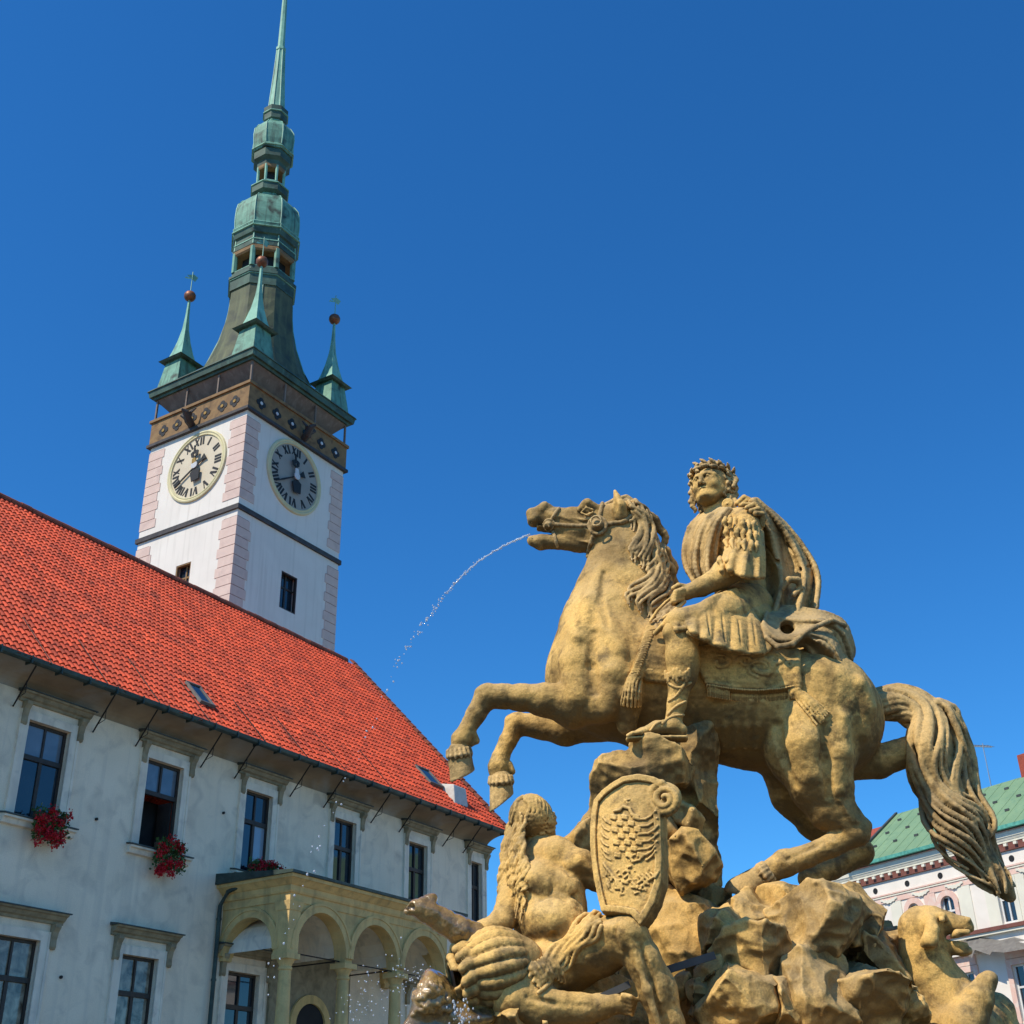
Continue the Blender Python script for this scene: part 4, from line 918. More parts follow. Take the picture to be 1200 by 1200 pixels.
def stone(name, a, b, c, dark, wet=0.0):
    m = mat(name, a, b, 2.2, 0.88 if not wet else .13, 0.45, 55, c3=c, s3=1.3, f3=(.45, .66), fine=.24, bdist=.006, spec=.25 if not wet else .6)
    n, l = m.node_tree.nodes, m.node_tree.links; bs = n['Principled BSDF']
    src = bs.inputs['Base Color'].links[0].from_socket
    tc = [x for x in n if x.type == 'TEX_COORD'][0]
    # dark lichen blotches, and a darker tone in hollows
    t = n.new('ShaderNodeTexNoise'); t.inputs['Scale'].default_value = 5.5; t.inputs['Detail'].default_value = 9; t.inputs['Roughness'].default_value = .7; l.new(tc.outputs['Object'], t.inputs['Vector'])
    r = n.new('ShaderNodeMapRange'); r.inputs[1].default_value = .515; r.inputs[2].default_value = .65; r.inputs[4].default_value = .82; l.new(t.outputs['Fac'], r.inputs[0])
    x = n.new('ShaderNodeMix'); x.data_type = 'RGBA'; l.new(r.outputs[0], x.inputs[0]); l.new(src, x.inputs[6]); x.inputs[7].default_value = (*dark, 1)
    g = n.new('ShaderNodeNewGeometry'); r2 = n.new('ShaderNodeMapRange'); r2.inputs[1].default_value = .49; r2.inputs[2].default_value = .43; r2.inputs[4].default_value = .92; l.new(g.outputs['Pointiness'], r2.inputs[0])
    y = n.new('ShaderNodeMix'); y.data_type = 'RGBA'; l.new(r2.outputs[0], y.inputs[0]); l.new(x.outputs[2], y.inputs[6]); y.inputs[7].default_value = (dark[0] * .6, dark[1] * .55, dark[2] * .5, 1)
    r3 = n.new('ShaderNodeMapRange'); r3.inputs[1].default_value = .515; r3.inputs[2].default_value = .58; r3.inputs[4].default_value = .65; l.new(g.outputs['Pointiness'], r3.inputs[0])
    # rain-washed, greyer crust on faces that look up
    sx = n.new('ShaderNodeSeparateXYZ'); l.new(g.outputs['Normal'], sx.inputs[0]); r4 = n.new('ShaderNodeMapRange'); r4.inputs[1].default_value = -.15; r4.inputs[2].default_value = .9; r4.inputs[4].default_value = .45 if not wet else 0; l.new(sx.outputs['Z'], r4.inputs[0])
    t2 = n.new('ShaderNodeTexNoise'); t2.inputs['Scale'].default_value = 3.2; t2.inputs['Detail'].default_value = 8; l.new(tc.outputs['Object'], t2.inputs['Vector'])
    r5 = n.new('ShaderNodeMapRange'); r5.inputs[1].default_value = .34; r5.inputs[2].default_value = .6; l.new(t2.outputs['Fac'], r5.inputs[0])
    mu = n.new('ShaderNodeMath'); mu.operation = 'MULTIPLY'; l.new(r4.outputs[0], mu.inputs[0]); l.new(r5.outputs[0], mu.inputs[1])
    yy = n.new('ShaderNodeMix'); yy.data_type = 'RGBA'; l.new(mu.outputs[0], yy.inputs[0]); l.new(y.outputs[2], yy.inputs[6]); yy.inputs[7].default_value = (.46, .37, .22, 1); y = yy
    mp = n.new('ShaderNodeMapping'); mp.inputs['Scale'].default_value = (7, 7, .9); l.new(tc.outputs['Object'], mp.inputs[0]); t8 = n.new('ShaderNodeTexNoise'); t8.inputs['Scale'].default_value = 1.3; t8.inputs['Detail'].default_value = 7; l.new(mp.outputs[0], t8.inputs['Vector'])
    r8 = n.new('ShaderNodeMapRange'); r8.inputs[1].default_value = .55; r8.inputs[2].default_value = .72; r8.inputs[4].default_value = .6; l.new(t8.outputs['Fac'], r8.inputs[0])
    y8 = n.new('ShaderNodeMix'); y8.data_type = 'RGBA'; l.new(r8.outputs[0], y8.inputs[0]); l.new(y.outputs[2], y8.inputs[6]); y8.inputs[7].default_value = (dark[0] * 1.5, dark[1] * 1.5, dark[2] * 1.4, 1); y = y8
    # painted shade: downward faces go near-black in the base colour
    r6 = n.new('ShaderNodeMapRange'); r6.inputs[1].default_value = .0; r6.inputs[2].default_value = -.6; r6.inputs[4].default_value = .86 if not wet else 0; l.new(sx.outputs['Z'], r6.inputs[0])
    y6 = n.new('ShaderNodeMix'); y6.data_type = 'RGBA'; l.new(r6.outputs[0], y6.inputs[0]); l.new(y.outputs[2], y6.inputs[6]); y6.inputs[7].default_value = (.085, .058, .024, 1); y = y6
    # coarse weathering added to the fine grain
    bp0 = [q for q in n if q.type == 'BUMP'][0]; t7 = n.new('ShaderNodeTexNoise'); t7.inputs['Scale'].default_value = 17; t7.inputs['Detail'].default_value = 7; t7.inputs['Roughness'].default_value = .65; l.new(tc.outputs['Object'], t7.inputs['Vector'])
    bp1 = n.new('ShaderNodeBump'); bp1.inputs['Strength'].default_value = .55; bp1.inputs['Distance'].default_value = .022; l.new(t7.outputs['Fac'], bp1.inputs['Height']); l.new(bp1.outputs[0], bp0.inputs['Normal'])
    z = n.new('ShaderNodeMix'); z.data_type = 'RGBA'; l.new(r3.outputs[0], z.inputs[0]); l.new(y.outputs[2], z.inputs[6]); z.inputs[7].default_value = (min(1, a[0] * 1.1), min(1, a[1] * 1.15), min(1, a[2] * 1.45), 1)
    l.new(z.outputs[2], bs.inputs['Base Color'])
    return m
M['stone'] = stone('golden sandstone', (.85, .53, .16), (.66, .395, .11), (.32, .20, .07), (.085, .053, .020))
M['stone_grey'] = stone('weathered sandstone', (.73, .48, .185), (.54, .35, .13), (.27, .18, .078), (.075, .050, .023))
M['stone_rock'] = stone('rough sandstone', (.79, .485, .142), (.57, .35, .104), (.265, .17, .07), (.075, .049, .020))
M['stone_wet'] = stone('wet sandstone', (.46, .28, .08), (.25, .145, .04), (.09, .055, .018), (.04, .025, .010), wet=1)
_w = M['stone_wet'].node_tree.nodes['Principled BSDF']; _w.inputs['Coat Weight'].default_value = 1; _w.inputs['Coat Roughness'].default_value = .12
class Both:
    """nearest surface of several fields"""
    def __init__(s, *f): s.f = f
    def hit(s, x, y):
        h = [q for q in (f.hit(x, y) for f in s.f) if q is not None]; return min(h, key=lambda q: q[0][1]) if h else None
def drape(f, curves, nu, nv, r, fold, k=.006, cross=False):
    """cloth: a surface through several guide curves of (x, y, d), pushed in and out by fold(t, s) metres"""
    C_ = np.array([spline(c, nv) for c in curves]); Sx = np.array([spline(C_[:, j], nu) for j in range(nv)]).transpose(1, 0, 2)
    for i in range(nu):
        t = i / (nu - 1); f.chain([(x, y, d - fold(t, j / (nv - 1)), r) for j, (x, y, d) in enumerate(Sx[i])], k)
    if cross:
        for j in range(nv): f.chain([(Sx[i][j][0], Sx[i][j][1], Sx[i][j][2] - fold(i / (nu - 1), j / (nv - 1)), r) for i in range(nu)], k)
def pleat(x, p=.7): return abs(math.sin(PI * x)) ** p
def relief(b, pts, r, sink, mode='add', k=.02):
    """muscle (add, sunk into the body) or groove (sub) that follows the surface; sink in radii"""
    Q = [(b.hit(x, y)) for x, y in pts]; Q = [(q[0] - q[1] * sink * r_ * pm(q[0]) * (1 if mode == 'add' else -1), r_ * pm(q[0])) for q, r_ in zip(Q, r if hasattr(r, '__len__') else [r] * len(pts)) if q is not None]
    for (a, ra), (c, rc) in zip(Q[:-1], Q[1:]): b.cap(a, c, ra, rc, k, 1.0, mode)
# ================================================================== EQUESTRIAN GROUP
def base(x, y, d, name, label, cat, group=None):
    p = P(x, y, d); return empty(name, tuple(p), 0, label, cat, group), p

# ---------------------------------------------------------------- horse
horse, HO = base(880, 1045, 0, 'horse_statue', 'rearing sandstone horse with a wavy mane and a jet of water leaving its mouth', 'statue')
B = Fld(500, 1085, 560, 1075, -.75, .75, .0088)
# barrel, chest, neck
B.chain([(716, 792, 0, 72), (790, 806, 0, 79), (880, 820, 0, 77), (958, 842, 0, 75)], .10)
B.chain([(716, 785, 0, 72), (722, 742, 0, 66)], .08, .9); B.chain([(722, 742, 0, 65), (728, 700, 0, 54), (732, 660, 0, 41), (733, 622, 0, 29)], .06, .72)
B.pell(700, 775, -.22, 46, 62, .20, .10, 12); B.pell(690, 775, .2, 46, 60, .2, .1, 12)      # shoulders
B.pell(668, 795, -.05, 26, 34, .20, .08)                                                    # breast
B.pell(960, 838, -.2, 68, 66, .26, .10); B.pell(960, 838, .2, 66, 64, .25, .10)             # quarters
# head
B.chain([(729, 611, 0, 25), (702, 612, 0, 21), (674, 611, 0, 16.5), (650, 608, 0, 13.5), (632, 606, 0, 11.5)], .03, .85)
B.pell(709, 624, -.06, 24, 26, .07, .02); B.pell(709, 624, .06, 24, 26, .07, .02)
B.chain([(704, 636, 0, 13), (677, 637, 0, 11), (652, 635, 0, 9), (634, 635.5, 0, 9.5), (624, 634, 0, 7)], .02, .9)
B.chain([(702, 624, 0, 21), (677, 623, 0, 18), (656, 619, 0, 13)], .02, .8); B.pell(636, 595, -.05, 5.5, 9, .03, .015, 25); B.pell(636, 595, .05, 5.5, 9, .03, .015, 25); B.chain([(640, 598, 0, 9), (626, 603, 0, 8)], .02, 1.1); B.chain([(622, 602, 0, 6), (626, 609, 0, 9)], .015, 1.3)
B.chain([(600, 621, 0, 4.6), (628, 623, 0, 4.4), (646, 624, 0, 2.0)], .012, 5, 'sub')
B.chain([(619, 598, -.085, 3.4), (626, 601, -.10, 3.2)], .008, mode='sub'); B.chain([(619, 598, .085, 3.4), (626, 601, .10, 3.2)], .008, mode='sub')
B.chain([(652, 622, 0, 2.0), (630, 619, 0, 2.2)], .006, 3.5)                                # lip
for sg in (-1, 1):
    B.chain([(698, 596, sg * .085, 5.5), (688, 591, sg * .10, 7), (679, 597, sg * .095, 4)], .012)
    B.pell(688, 598.5, sg * .125, 6.5, 4.6, .012, .006, mode='sub'); B.pell(688, 599, sg * .112, 5.2, 4.0, .026, .003)
    B.chain([(681, 600, sg * .125, 1.4), (687, 594.5, sg * .138, 1.6), (695, 597.5, sg * .13, 1.3)], .004); B.chain([(681, 601, sg * .125, 1.2), (688, 603.5, sg * .135, 1.3), (695, 600, sg * .13, 1.1)], .004)
    B.chain([(660, 606, sg * .075, 1.6), (682, 609, sg * .10, 1.8), (700, 608, sg * .12, 2)], .012)      # facial crest
    B.chain([(727, 606, sg * .12, 9), (726, 594, sg * .15, 8.5), (721, 576, sg * .13, 2.4)], .012)
    B.chain([(722, 601, sg * .20, 4), (720.5, 585, sg * .18, 2)], .008, mode='sub')
# fore legs
B.chain([(712, 800, -.2, 50), (672, 826, -.25, 27), (640, 821, -.27, 19), (610, 817, -.28, 14.5), (590, 816, -.28, 13), (572, 816, -.28, 14.5)], .035)
B.pell(700, 828, -.33, 28, 20, .10, .05, 10)
B.chain([(570, 815, -.28, 14), (558, 836, -.28, 11), (547, 856, -.28, 10), (541, 867, -.28, 12.5), (538, 880, -.28, 11.5)], .018)
B.pell(566, 811, -.29, 9, 7, .05, .02); B.chain([(553, 862, -.28, 7), (558, 868, -.28, 4.5), (552, 873, -.28, 3.5)], .01)
B.chain([(705, 830, .15, 42), (664, 852, .24, 21), (634, 850, .27, 15), (606, 848, .27, 14)], .035)
B.chain([(605, 848, .27, 14), (596, 868, .27, 10.5), (587, 888, .27, 10), (584, 899, .27, 12.5), (585, 912, .27, 11)], .018)
B.pell(601, 844, .26, 9, 7, .05, .02); B.chain([(595, 897, .27, 7), (600, 904, .27, 4.5), (594, 907, .27, 3.5)], .01)
# hind legs
B.chain([(955, 832, -.14, 72), (950, 878, -.24, 52), (962, 918, -.28, 37), (975, 948, -.27, 27), (990, 966, -.27, 19), (1000, 975, -.27, 17)], .04)
B.chain([(1000, 976, -.27, 17.5), (975, 991, -.27, 13.5), (946, 1003, -.27, 13), (920, 1012, -.27, 15), (900, 1023, -.27, 13)], .02)
B.chain([(998, 948, -.28, 7), (1012, 968, -.27, 9), (1010, 980, -.27, 10)], .02); B.pell(946, 905, -.36, 24, 30, .1, .05, -20)
B.chain([(985, 935, -.4, 4), (1002, 962, -.36, 3.5)], .02)
B.chain([(935, 885, .15, 52), (940, 925, .25, 37), (958, 958, .27, 26), (990, 990, .27, 18), (1008, 998, .27, 16)], .04)
B.chain([(1008, 998, .27, 16), (975, 1018, .2, 13), (948, 1030, .15, 14)], .02)
B.chain([(985, 892, .05, 24), (1028, 893, .08, 19), (1066, 880, .06, 17)], .03)              # stone bridge to the tail
# flank hollow, ribs, girth and belly folds
B.chain([(905, 800, -.50, 9), (893, 850, -.50, 12), (890, 880, -.42, 10)], .06, mode='sub'); 
B.chain([(744, 770, -.40, 10), (738, 815, -.40, 14), (735, 850, -.30, 12)], .06); B.chain([(760, 800, -.47, 7), (756, 845, -.42, 8)], .05, mode='sub')
B.chain([(712, 672, -.13, 10), (700, 725, -.22, 13), (690, 770, -.25, 14)], .05)

SG = 'stone'
S_ = lambda *p: list(p)
relief(B, S_((676, 740), (670, 775), (676, 815)), [16, 20, 15], .55, k=.03); relief(B, S_((726, 752), (720, 790), (712, 830)), [15, 19, 14], .55, k=.03)
relief(B, S_((700, 700), (714, 735), (728, 762)), [10, 13, 10], .6, k=.03); relief(B, S_((702, 668), (690, 705), (678, 745)), [8, 11, 9], .55, k=.03)
relief(B, S_((697, 742), (694, 780), (698, 812)), [4, 6, 4], .35, 'sub', .03)
relief(B, S_((708, 672), (704, 705), (712, 735)), [3, 5, 3], .4, 'sub', .02)
relief(B, S_((936, 835), (942, 870), (950, 905)), [20, 22, 15], .6, k=.04); relief(B, S_((988, 845), (988, 885), (985, 925)), [16, 18, 11], .6, k=.03)
relief(B, S_((965, 850), (967, 890), (972, 932)), [5, 6, 4], .4, 'sub', .03); relief(B, S_((912, 850), (918, 885), (932, 920)), [5, 6, 4], .4, 'sub', .03)
relief(B, S_((985, 972), (955, 992), (922, 1008)), [2.6, 2.6, 2], .4, 'sub', .012); relief(B, S_((985, 938), (998, 962)), [4, 3], .3, k=.012)
relief(B, S_((1010, 800), (1018, 830), (1012, 860)), [12, 14, 10], .6, k=.03)
for i in range(5): relief(B, S_((842 + i * 13, 815 + i * 2), (838 + i * 13, 850), (834 + i * 13, 876)), [4, 5.5, 4], .6, k=.02)
for pts in (((660, 606), (676, 612), (690, 622)), ((664, 628), (680, 634), (696, 636)), ((640, 600), (650, 606), (662, 604))): relief(B, pts, 1.6, .3, k=.008)
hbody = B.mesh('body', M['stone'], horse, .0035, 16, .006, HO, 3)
def hoof(x0, y0, x1, y1, d, r0, r1, tipx, tipy, backx, backy):
    f = Fld(min(x0, x1) - 32, max(x0, x1) + 32, min(y0, y1) - 28, max(y0, y1) + 40, d - .25, d + .25, .0075)
    dx, dy = x1 - x0, y1 - y0; f.chain([(x0, y0, d, r0), (x1 + dx * .9, y1 + dy * .9, d, r1 * 1.06)], .0)
    a, b = P(tipx, tipy, d), P(backx, backy, d); n = np.cross(b - a, a - np.array((0, 0, CAMZ)) + np.array((0, 0, .9))); n = n * (-1 if n[2] > 0 else 1)
    f.plane(a, n, .008)
    mxx, myy = (tipx + backx) / 2, (tipy + backy) / 2
    for i in range(15):                                                                # tufted coronet
        th = 2 * PI * i / 15; ex, ey = math.cos(th), math.sin(th); L = math.hypot(dx, dy); nx, ny = -dy / L, dx / L
        cx, cy = x0 + nx * ex * r0 * .98, y0 + ny * ex * r0 * .98; dd = d + ey * r0 * .0056
        f.chain([(cx - dx / L * 4, cy - dy / L * 4, dd, 2.4), (cx + dx / L * 3, cy + dy / L * 3, dd + ey * .012, 3.0), (cx + dx / L * 6 + 1.2 * math.sin(i * 3), cy + dy / L * 6, dd + ey * .014, 1.2)], .005)
    return f.mesh('hoof', M['stone_grey'], horse, .0025, 20, 0, HO, 5)
hoof(538, 882, 541, 901, -.28, 13.5, 15, 527, 917, 556, 903)
hoof(587, 914, 588, 933, .27, 13, 14.5, 577, 950, 601, 931)
hoof(898, 1024, 882, 1036, -.27, 13.5, 18, 850, 1045, 918, 1053)
# tail
T = Fld(1015, 1210, 785, 1075, -.4, .4)
tc_ = [(1030, 826, 0, 17), (1058, 824, 0, 20), (1082, 836, 0, 28), (1094, 868, 0, 33), (1098, 905, 0, 35), (1108, 942, 0, 40), (1126, 975, 0, 36), (1146, 1006, 0, 28), (1170, 1034, 0, 21), (1183, 1050, 0, 12)]
T.chain([(x, y, d, r * .62) for x, y, d, r in spline(tc_, 22)], .02)
g_ = np.random.default_rng(5)
for i in range(36):
    th = 2 * PI * i / 36 * 1.0 + g_.uniform(-.1, .1); ph = 1.3 * math.sin(th) + g_.uniform(-.35, .35); fr_ = g_.uniform(8.5, 9.5); am = g_.uniform(.18, .30); end = g_.uniform(.80, 1.0); rr = g_.uniform(3.0, 6.2)
    S_ = spline(tc_, 34)[:int(34 * end)]; pts = []
    for j, (x, y, d, r) in enumerate(S_):
        t = j / 33; a, b = S_[max(j - 1, 0)], S_[min(j + 1, len(S_) - 1)]; dx, dy = b[0] - a[0], b[1] - a[1]; L = math.hypot(dx, dy) + 1e-6
        rad_ = r * (.80 + .15 * math.sin(fr_ * t * 2.2 + ph)); th2 = th + am * 3 * math.sin(fr_ * t + ph)
        pts.append((x - dy / L * rad_ * math.cos(th2), y + dx / L * rad_ * math.cos(th2), -rad_ * .0056 * math.sin(th2), rr * (1 - .5 * t) * (.6 + .4 * math.sin(PI * min(1, (len(S_) - j) / 8) / 2))))
    T.chain(pts, .0015)
side = [(1096, 824), (1116, 832), (1125, 850), (1131, 878), (1138, 905), (1146, 930), (1158, 952), (1159, 972), (1150, 990), (1156, 1012)]
for i in range(9):
    o, dd, ph = g_.uniform(-9, 5), g_.uniform(-.10, .10), g_.uniform(0, 6); c = spline(side, 22)
    T.chain([(x + o * (.5 + .5 * math.sin(PI * j / 21)) + 3.0 * math.sin(j * .75 + ph), y + 1.5 * math.cos(j * .7 + ph), dd * math.cos(j * .25 + ph), (4.6 + 1.2 * math.sin(i * 2)) * (1 - .6 * (j / 21) ** 2)) for j, (x, y) in enumerate(c)], .002)
T.mesh('tail', M['stone_grey'], horse, .002, 20, 0, HO, 7)
# mane and forelock
MN = Fld(690, 815, 570, 800, -.5, .35, .0065)
def lock(f, body, pts, r, nsub=4, spread=4.0, amp=2.5, tip=.9, seed=0, lift=.6, dflt=-.05):
    g = np.random.default_rng(seed); n = 15; c = spline(pts, n)
    for s_ in range(nsub):
        off = (s_ - (nsub - 1) / 2) * spread; ph = g.uniform(0, 1.2); q = []
        for j, row in enumerate(c):
            t = j / (n - 1); a, b = c[max(j - 1, 0)], c[min(j + 1, n - 1)]; dx, dy = b[0] - a[0], b[1] - a[1]; L = math.hypot(dx, dy) + 1e-6
            w = off * (1 - .5 * t) + amp * math.sin(2 * PI * 1.7 * t + ph) * (.3 + .7 * t)
            q.append((row[0] - dy / L * w, row[1] + dx / L * w, max(tip, r * (1 - .72 * t ** 2) * (.75 + .25 * math.sin(PI * t)))))
        f.on(body, q, .0015, lift + .4 * g.uniform(), dflt)
crest = spline([(738, 590), (752, 600), (764, 622), (771, 645), (780, 668), (786, 690), (782, 712), (772, 735)], 18)
MN.chain([(x - 3, y, 0, 7 if i < 15 else 4) for i, (x, y) in enumerate(crest)], .02)
ends = [(738, 618), (742, 640), (741, 654), (737, 652), (748, 662), (757, 676), (752, 690), (735, 700), (733, 706), (745, 708), (757, 722), (762, 735), (770, 752), (768, 757)]
for i, (ex, ey) in enumerate(ends):
    cx, cy = crest[min(17, int(i * 17 / 13))]; mx_, my_ = (cx + ex) / 2 + 5, (cy + ey) / 2 - 6
    lock(MN, B, [(cx, cy), (mx_, my_), (ex + 6, ey - 5), (ex, ey)], 3.3, 2, 7.6, 5.0, seed=i, lift=1.2)
    lock(MN, B, [(cx, cy), (mx_ + 4, my_ + 4), (ex + 17, ey + 3), (ex + 12, ey + 9)], 3.0, 2, 7.4, 5.0, seed=i + 60, lift=2.6)
for i, (a, b) in enumerate([((756, 603), (778, 640)), ((770, 640), (788, 675)), ((778, 660), (790, 705)), ((786, 690), (780, 735))]):
    MN.chain([(x + 3 * math.sin(j * 1.1), y, -.04 + .01 * j, 6 - j * .25) for j, (x, y) in enumerate(spline([a, ((a[0] + b[0]) / 2 + 7, (a[1] + b[1]) / 2 - 4), b], 10))], .01)
for i in range(3): MN.chain([(744 - i * 2, 590 + i, .06, 4), (734 - i * 2, 583 + i * 2, .05, 3.6), (722 - i * 3, 585 + i * 2, .03, 3), (708 - i * 3, 592 + i, -.03, 1.5)], .004)
MN.mesh('mane', M['stone_grey'], horse, .002, 22, 0, HO, 8)
# bridle
BR = Fld(605, 760, 565, 670, -.35, .3, .0065)
def strap(pts, w=2.6): BR.on(B, [(x, y, w) for x, y in spline(pts, 16)], .004, .15)
strap([(644, 614), (665, 616), (700, 617)]); strap([(700, 617), (716, 614), (730, 611), (742, 604)], 3.0); strap([(700, 617), (693, 635), (689, 652)], 2.8); strap([(700, 617), (703, 603), (706, 590)], 2.6)
strap([(644, 614), (650, 603), (655, 596)], 2.2); strap([(644, 614), (649, 626), (653, 640)], 2.0)
for x, y, r in ((700.5, 617, 9.5), (643.6, 614.6, 6)):
    h = B.hit(x, y); q, n = h; m_ = pm(q)
    BR.on(B, [(x + r * math.cos(t), y + r * math.sin(t), r * .22) for t in np.linspace(0, 2 * PI, 20)], .004, 1.4)
    BR.cap(q + n * .012, q - n * .02, r * m_ * .86, r * m_ * .86, .004)
    BR.on(B, [(x + r * .48 * math.cos(t), y + r * .48 * math.sin(t), r * .14) for t in np.linspace(0, 2 * PI, 14)], .003, 1.5 + r * .9); BR.cap(q, q + n * r * m_ * .95, r * m_ * .22, r * m_ * .2, .004)
bridle = BR.mesh('bridle', M['stone_grey'], horse, .001, 30, 0, HO, 9)
# saddle cloth with relief, fringe and tassels
SCF = Fld(715, 985, 690, 870, -.75, .1, .0075)
def sheet(f, body, quad, nu, nv, r, lift, k=.012):
    (x0, y0), (x1, y1), (x2, y2), (x3, y3) = quad
    for i in range(nu):
        u = i / (nu - 1); row = []
        for j in range(nv):
            v = j / (nv - 1); x = (1 - v) * ((1 - u) * x0 + u * x1) + v * ((1 - u) * x3 + u * x2); y = (1 - v) * ((1 - u) * y0 + u * y1) + v * ((1 - u) * y3 + u * y2)
            row.append((x, y, r))
        f.on(body, row, k, lift)
QR = ((806, 758), (934, 768), (936, 806), (832, 806)); QF = ((762, 735), (800, 742), (794, 800), (744, 792))
sheet(SCF, B, QR, 26, 9, 4.4, 1.0); sheet(SCF, B, QF, 12, 11, 4.2, .9)
SCF.on(B, [(826, 800, 2.6), (860, 806, 2.6), (900, 809, 2.6), (922, 805, 2.4), (934, 802, 2.4)], .004, 2.9)
SCF.on(B, [(916, 768, 2), (919, 804, 2)], .004, 3.8); SCF.on(B, [(935, 770, 2), (936, 804, 2)], .004, 3.4)
g_ = np.random.default_rng(9)
for cx, cy, R_ in ((890, 786, 14), (842, 780, 11), (873, 779, 8), (905, 778, 8), (926, 784, 6)):     # scrolled relief
    for q in range(4):
        t0 = g_.uniform(0, 6.28); SCF.on(B, [(cx + R_ * (1 - .09 * j) * math.cos(t0 + j * .6) * 1.25, cy + R_ * (1 - .09 * j) * .72 * math.sin(t0 + j * .6), 2.0) for j in range(8)], .002, 4.4)
scl = SCF.mesh('saddle_cloth', M['stone'], horse, .0015, 25, 0, HO, 10)
FRG = Fld(715, 960, 715, 860, -.75, .1, .0055); BS = Both(SCF, B)
for i in range(38):
    x = 829 + i * 2.72; y0 = 801 + 7 * math.sin(PI * min(1, (x - 826) / 120)); FRG.on(BS, [(x, y0, 1.4), (x + .4, y0 + 5, 1.5)], .001, .6); h0 = BS.hit(x + .4, y0 + 4); FRG.chain([(x + .4, y0 + 4, h0[0][1] - YS - .006, 1.5), (x + .8, y0 + 9, h0[0][1] - YS + .0, 1.5), (x + 1, y0 + 14, h0[0][1] - YS + .012, 1.4)], .001)
FRG.mesh('fringe', M['stone'], scl, .0008, 30, 0, HO, 11)
FRG = Fld(715, 830, 715, 860, -.75, .1, .0055)
for i in range(20):
    t = i / 19; x, y = 762 - 20 * t, 737 + 52 * t; FRG.on(BS, [(x + 5, y + 1, 1.5), (x - 1, y + 2.5, 1.7), (x - 5, y + 5, 1.5)], .001, .6)
FRG.mesh('fringe', M['stone'], scl, .0008, 30, 0, HO, 11)
def tassel(pts, r, n, seed):
    f = Fld(min(p[0] for p in pts) - 30, max(p[0] for p in pts) + 34, min(p[1] for p in pts) - 20, max(p[1] for p in pts) + 24, -.75, .0, .0065); g = np.random.default_rng(seed)
    c = spline(pts, 12)
    for s_ in range(n):
        o = (s_ / (n - 1) - .5) * 2; q = []
        for j, (x, y) in enumerate(c):
            t = j / 11; a, b = c[max(j - 1, 0)], c[min(j + 1, 11)]; dx, dy = b[0] - a[0], b[1] - a[1]; L = math.hypot(dx, dy)
            w = o * r * (.35 + .75 * t) + g.uniform(-.5, .5); q.append((x - dy / L * w, y + dx / L * w, 2.1 - .5 * t))
        f.on(B, q, .004, 1.0 + 2.2 * (1 - o * o), -.5)
    x, y = c[2]; f.on(B, [(x - 3, y + 2, 3.2), (x + 3, y - 2, 3.2)], .004, 1.6)
    return f.mesh('tassel', M['stone'], scl, .001, 25, 0, HO, 12)
tassel([(928, 806), (938, 816), (950, 828), (964, 843)], 9.5, 7, 1); tassel([(765, 787), (750, 788), (742, 800), (739, 826)], 9, 7, 2)
# ---------------------------------------------------------------- rider
def orient(f, up):
    f = np.asarray(f, float); f /= np.linalg.norm(f); r = np.cross(f, up); r /= np.linalg.norm(r); return r, np.cross(r, f), f     # right, up, forward
def head(fl, c, f, up, s, feat=True):
    """a head with a face; local axes (right, up, forward), s = head half width"""
    R, U_, Fd = orient(f, up); rot = np.array((R, U_, Fd)).T
    rr = [tuple(R), tuple(U_), tuple(Fd)]; rot = np.stack([R, U_, Fd], 1)
    L = lambda a, b, d: np.asarray(c) + s * (R * a + U_ * b + Fd * d)
    E = lambda p, r, k=.15, mode='add': fl.ell(L(*p), np.asarray(r) * s, k * s, rot, mode)
    C = lambda pts, k=.1, mode='add': fl.chain([(*L(*p[:3]), p[3] * s) for p in pts], k * s, mode=mode, world=True)
    E((0, .35, -.18), (1.0, 1.05, 1.18), .2); E((0, -.15, .25), (.86, 1.15, .86), .3)               # skull, face mass
    E((0, -.98, .62), (.42, .34, .38), .3); C([(-.68, -.55, .1, .28), (-.30, -.98, .52, .26), (.30, -.98, .52, .26), (.68, -.55, .1, .28)], .3)
    if feat:
        C([(-.62, .25, .72, .16), (-.2, .28, .98, .15), (.2, .28, .98, .15), (.62, .25, .72, .16)], .22)   # brow
        for g in (-1, 1):
            E((g * .38, .06, 1.02), (.25, .17, .22), .12, 'sub'); E((g * .38, .06, .82), (.19, .15, .18), .03)
            C([(g * .20, .05, .97, .045), (g * .38, .17, 1.03, .055), (g * .60, .05, .90, .045)], .04); C([(g * .20, .03, .97, .04), (g * .38, -.07, 1.0, .045), (g * .58, .02, .90, .04)], .04)
            E((g * .45, -.35, .72), (.32, .28, .25), .3)
            E((g * .16, -.36, 1.13), (.11, .09, .12), .06); E((g * .95, -.02, -.1), (.13, .30, .2), .08)
        C([(0, .26, 1.02, .12), (0, -.08, 1.16, .12), (0, -.30, 1.28, .15)], .1); E((0, -.37, 1.2), (.16, .10, .14), .06)
        for g in (-1, 1): E((g * .09, -.44, 1.22), (.045, .04, .06), .02, 'sub')
        C([(-.30, -.66, .95, .055), (-.1, -.615, 1.07, .08), (0, -.635, 1.08, .07), (.1, -.615, 1.07, .08), (.30, -.66, .95, .055)], .05)
        C([(-.24, -.76, .96, .06), (0, -.79, 1.05, .10), (.24, -.76, .96, .06)], .05); C([(-.34, -.685, 1.03, .03), (0, -.70, 1.15, .034), (.34, -.685, 1.03, .03)], .03, 'sub')
        E((0, -1.02, .95), (.26, .2, .2), .15)
    return L, rr
rider, RO = base(868, 770, -.1, 'rider_statue', 'sandstone emperor with a laurel wreath, breastplate and cape riding the horse statue', 'statue')
RB = Fld(715, 915, 530, 885, -1.0, .5, .0066)
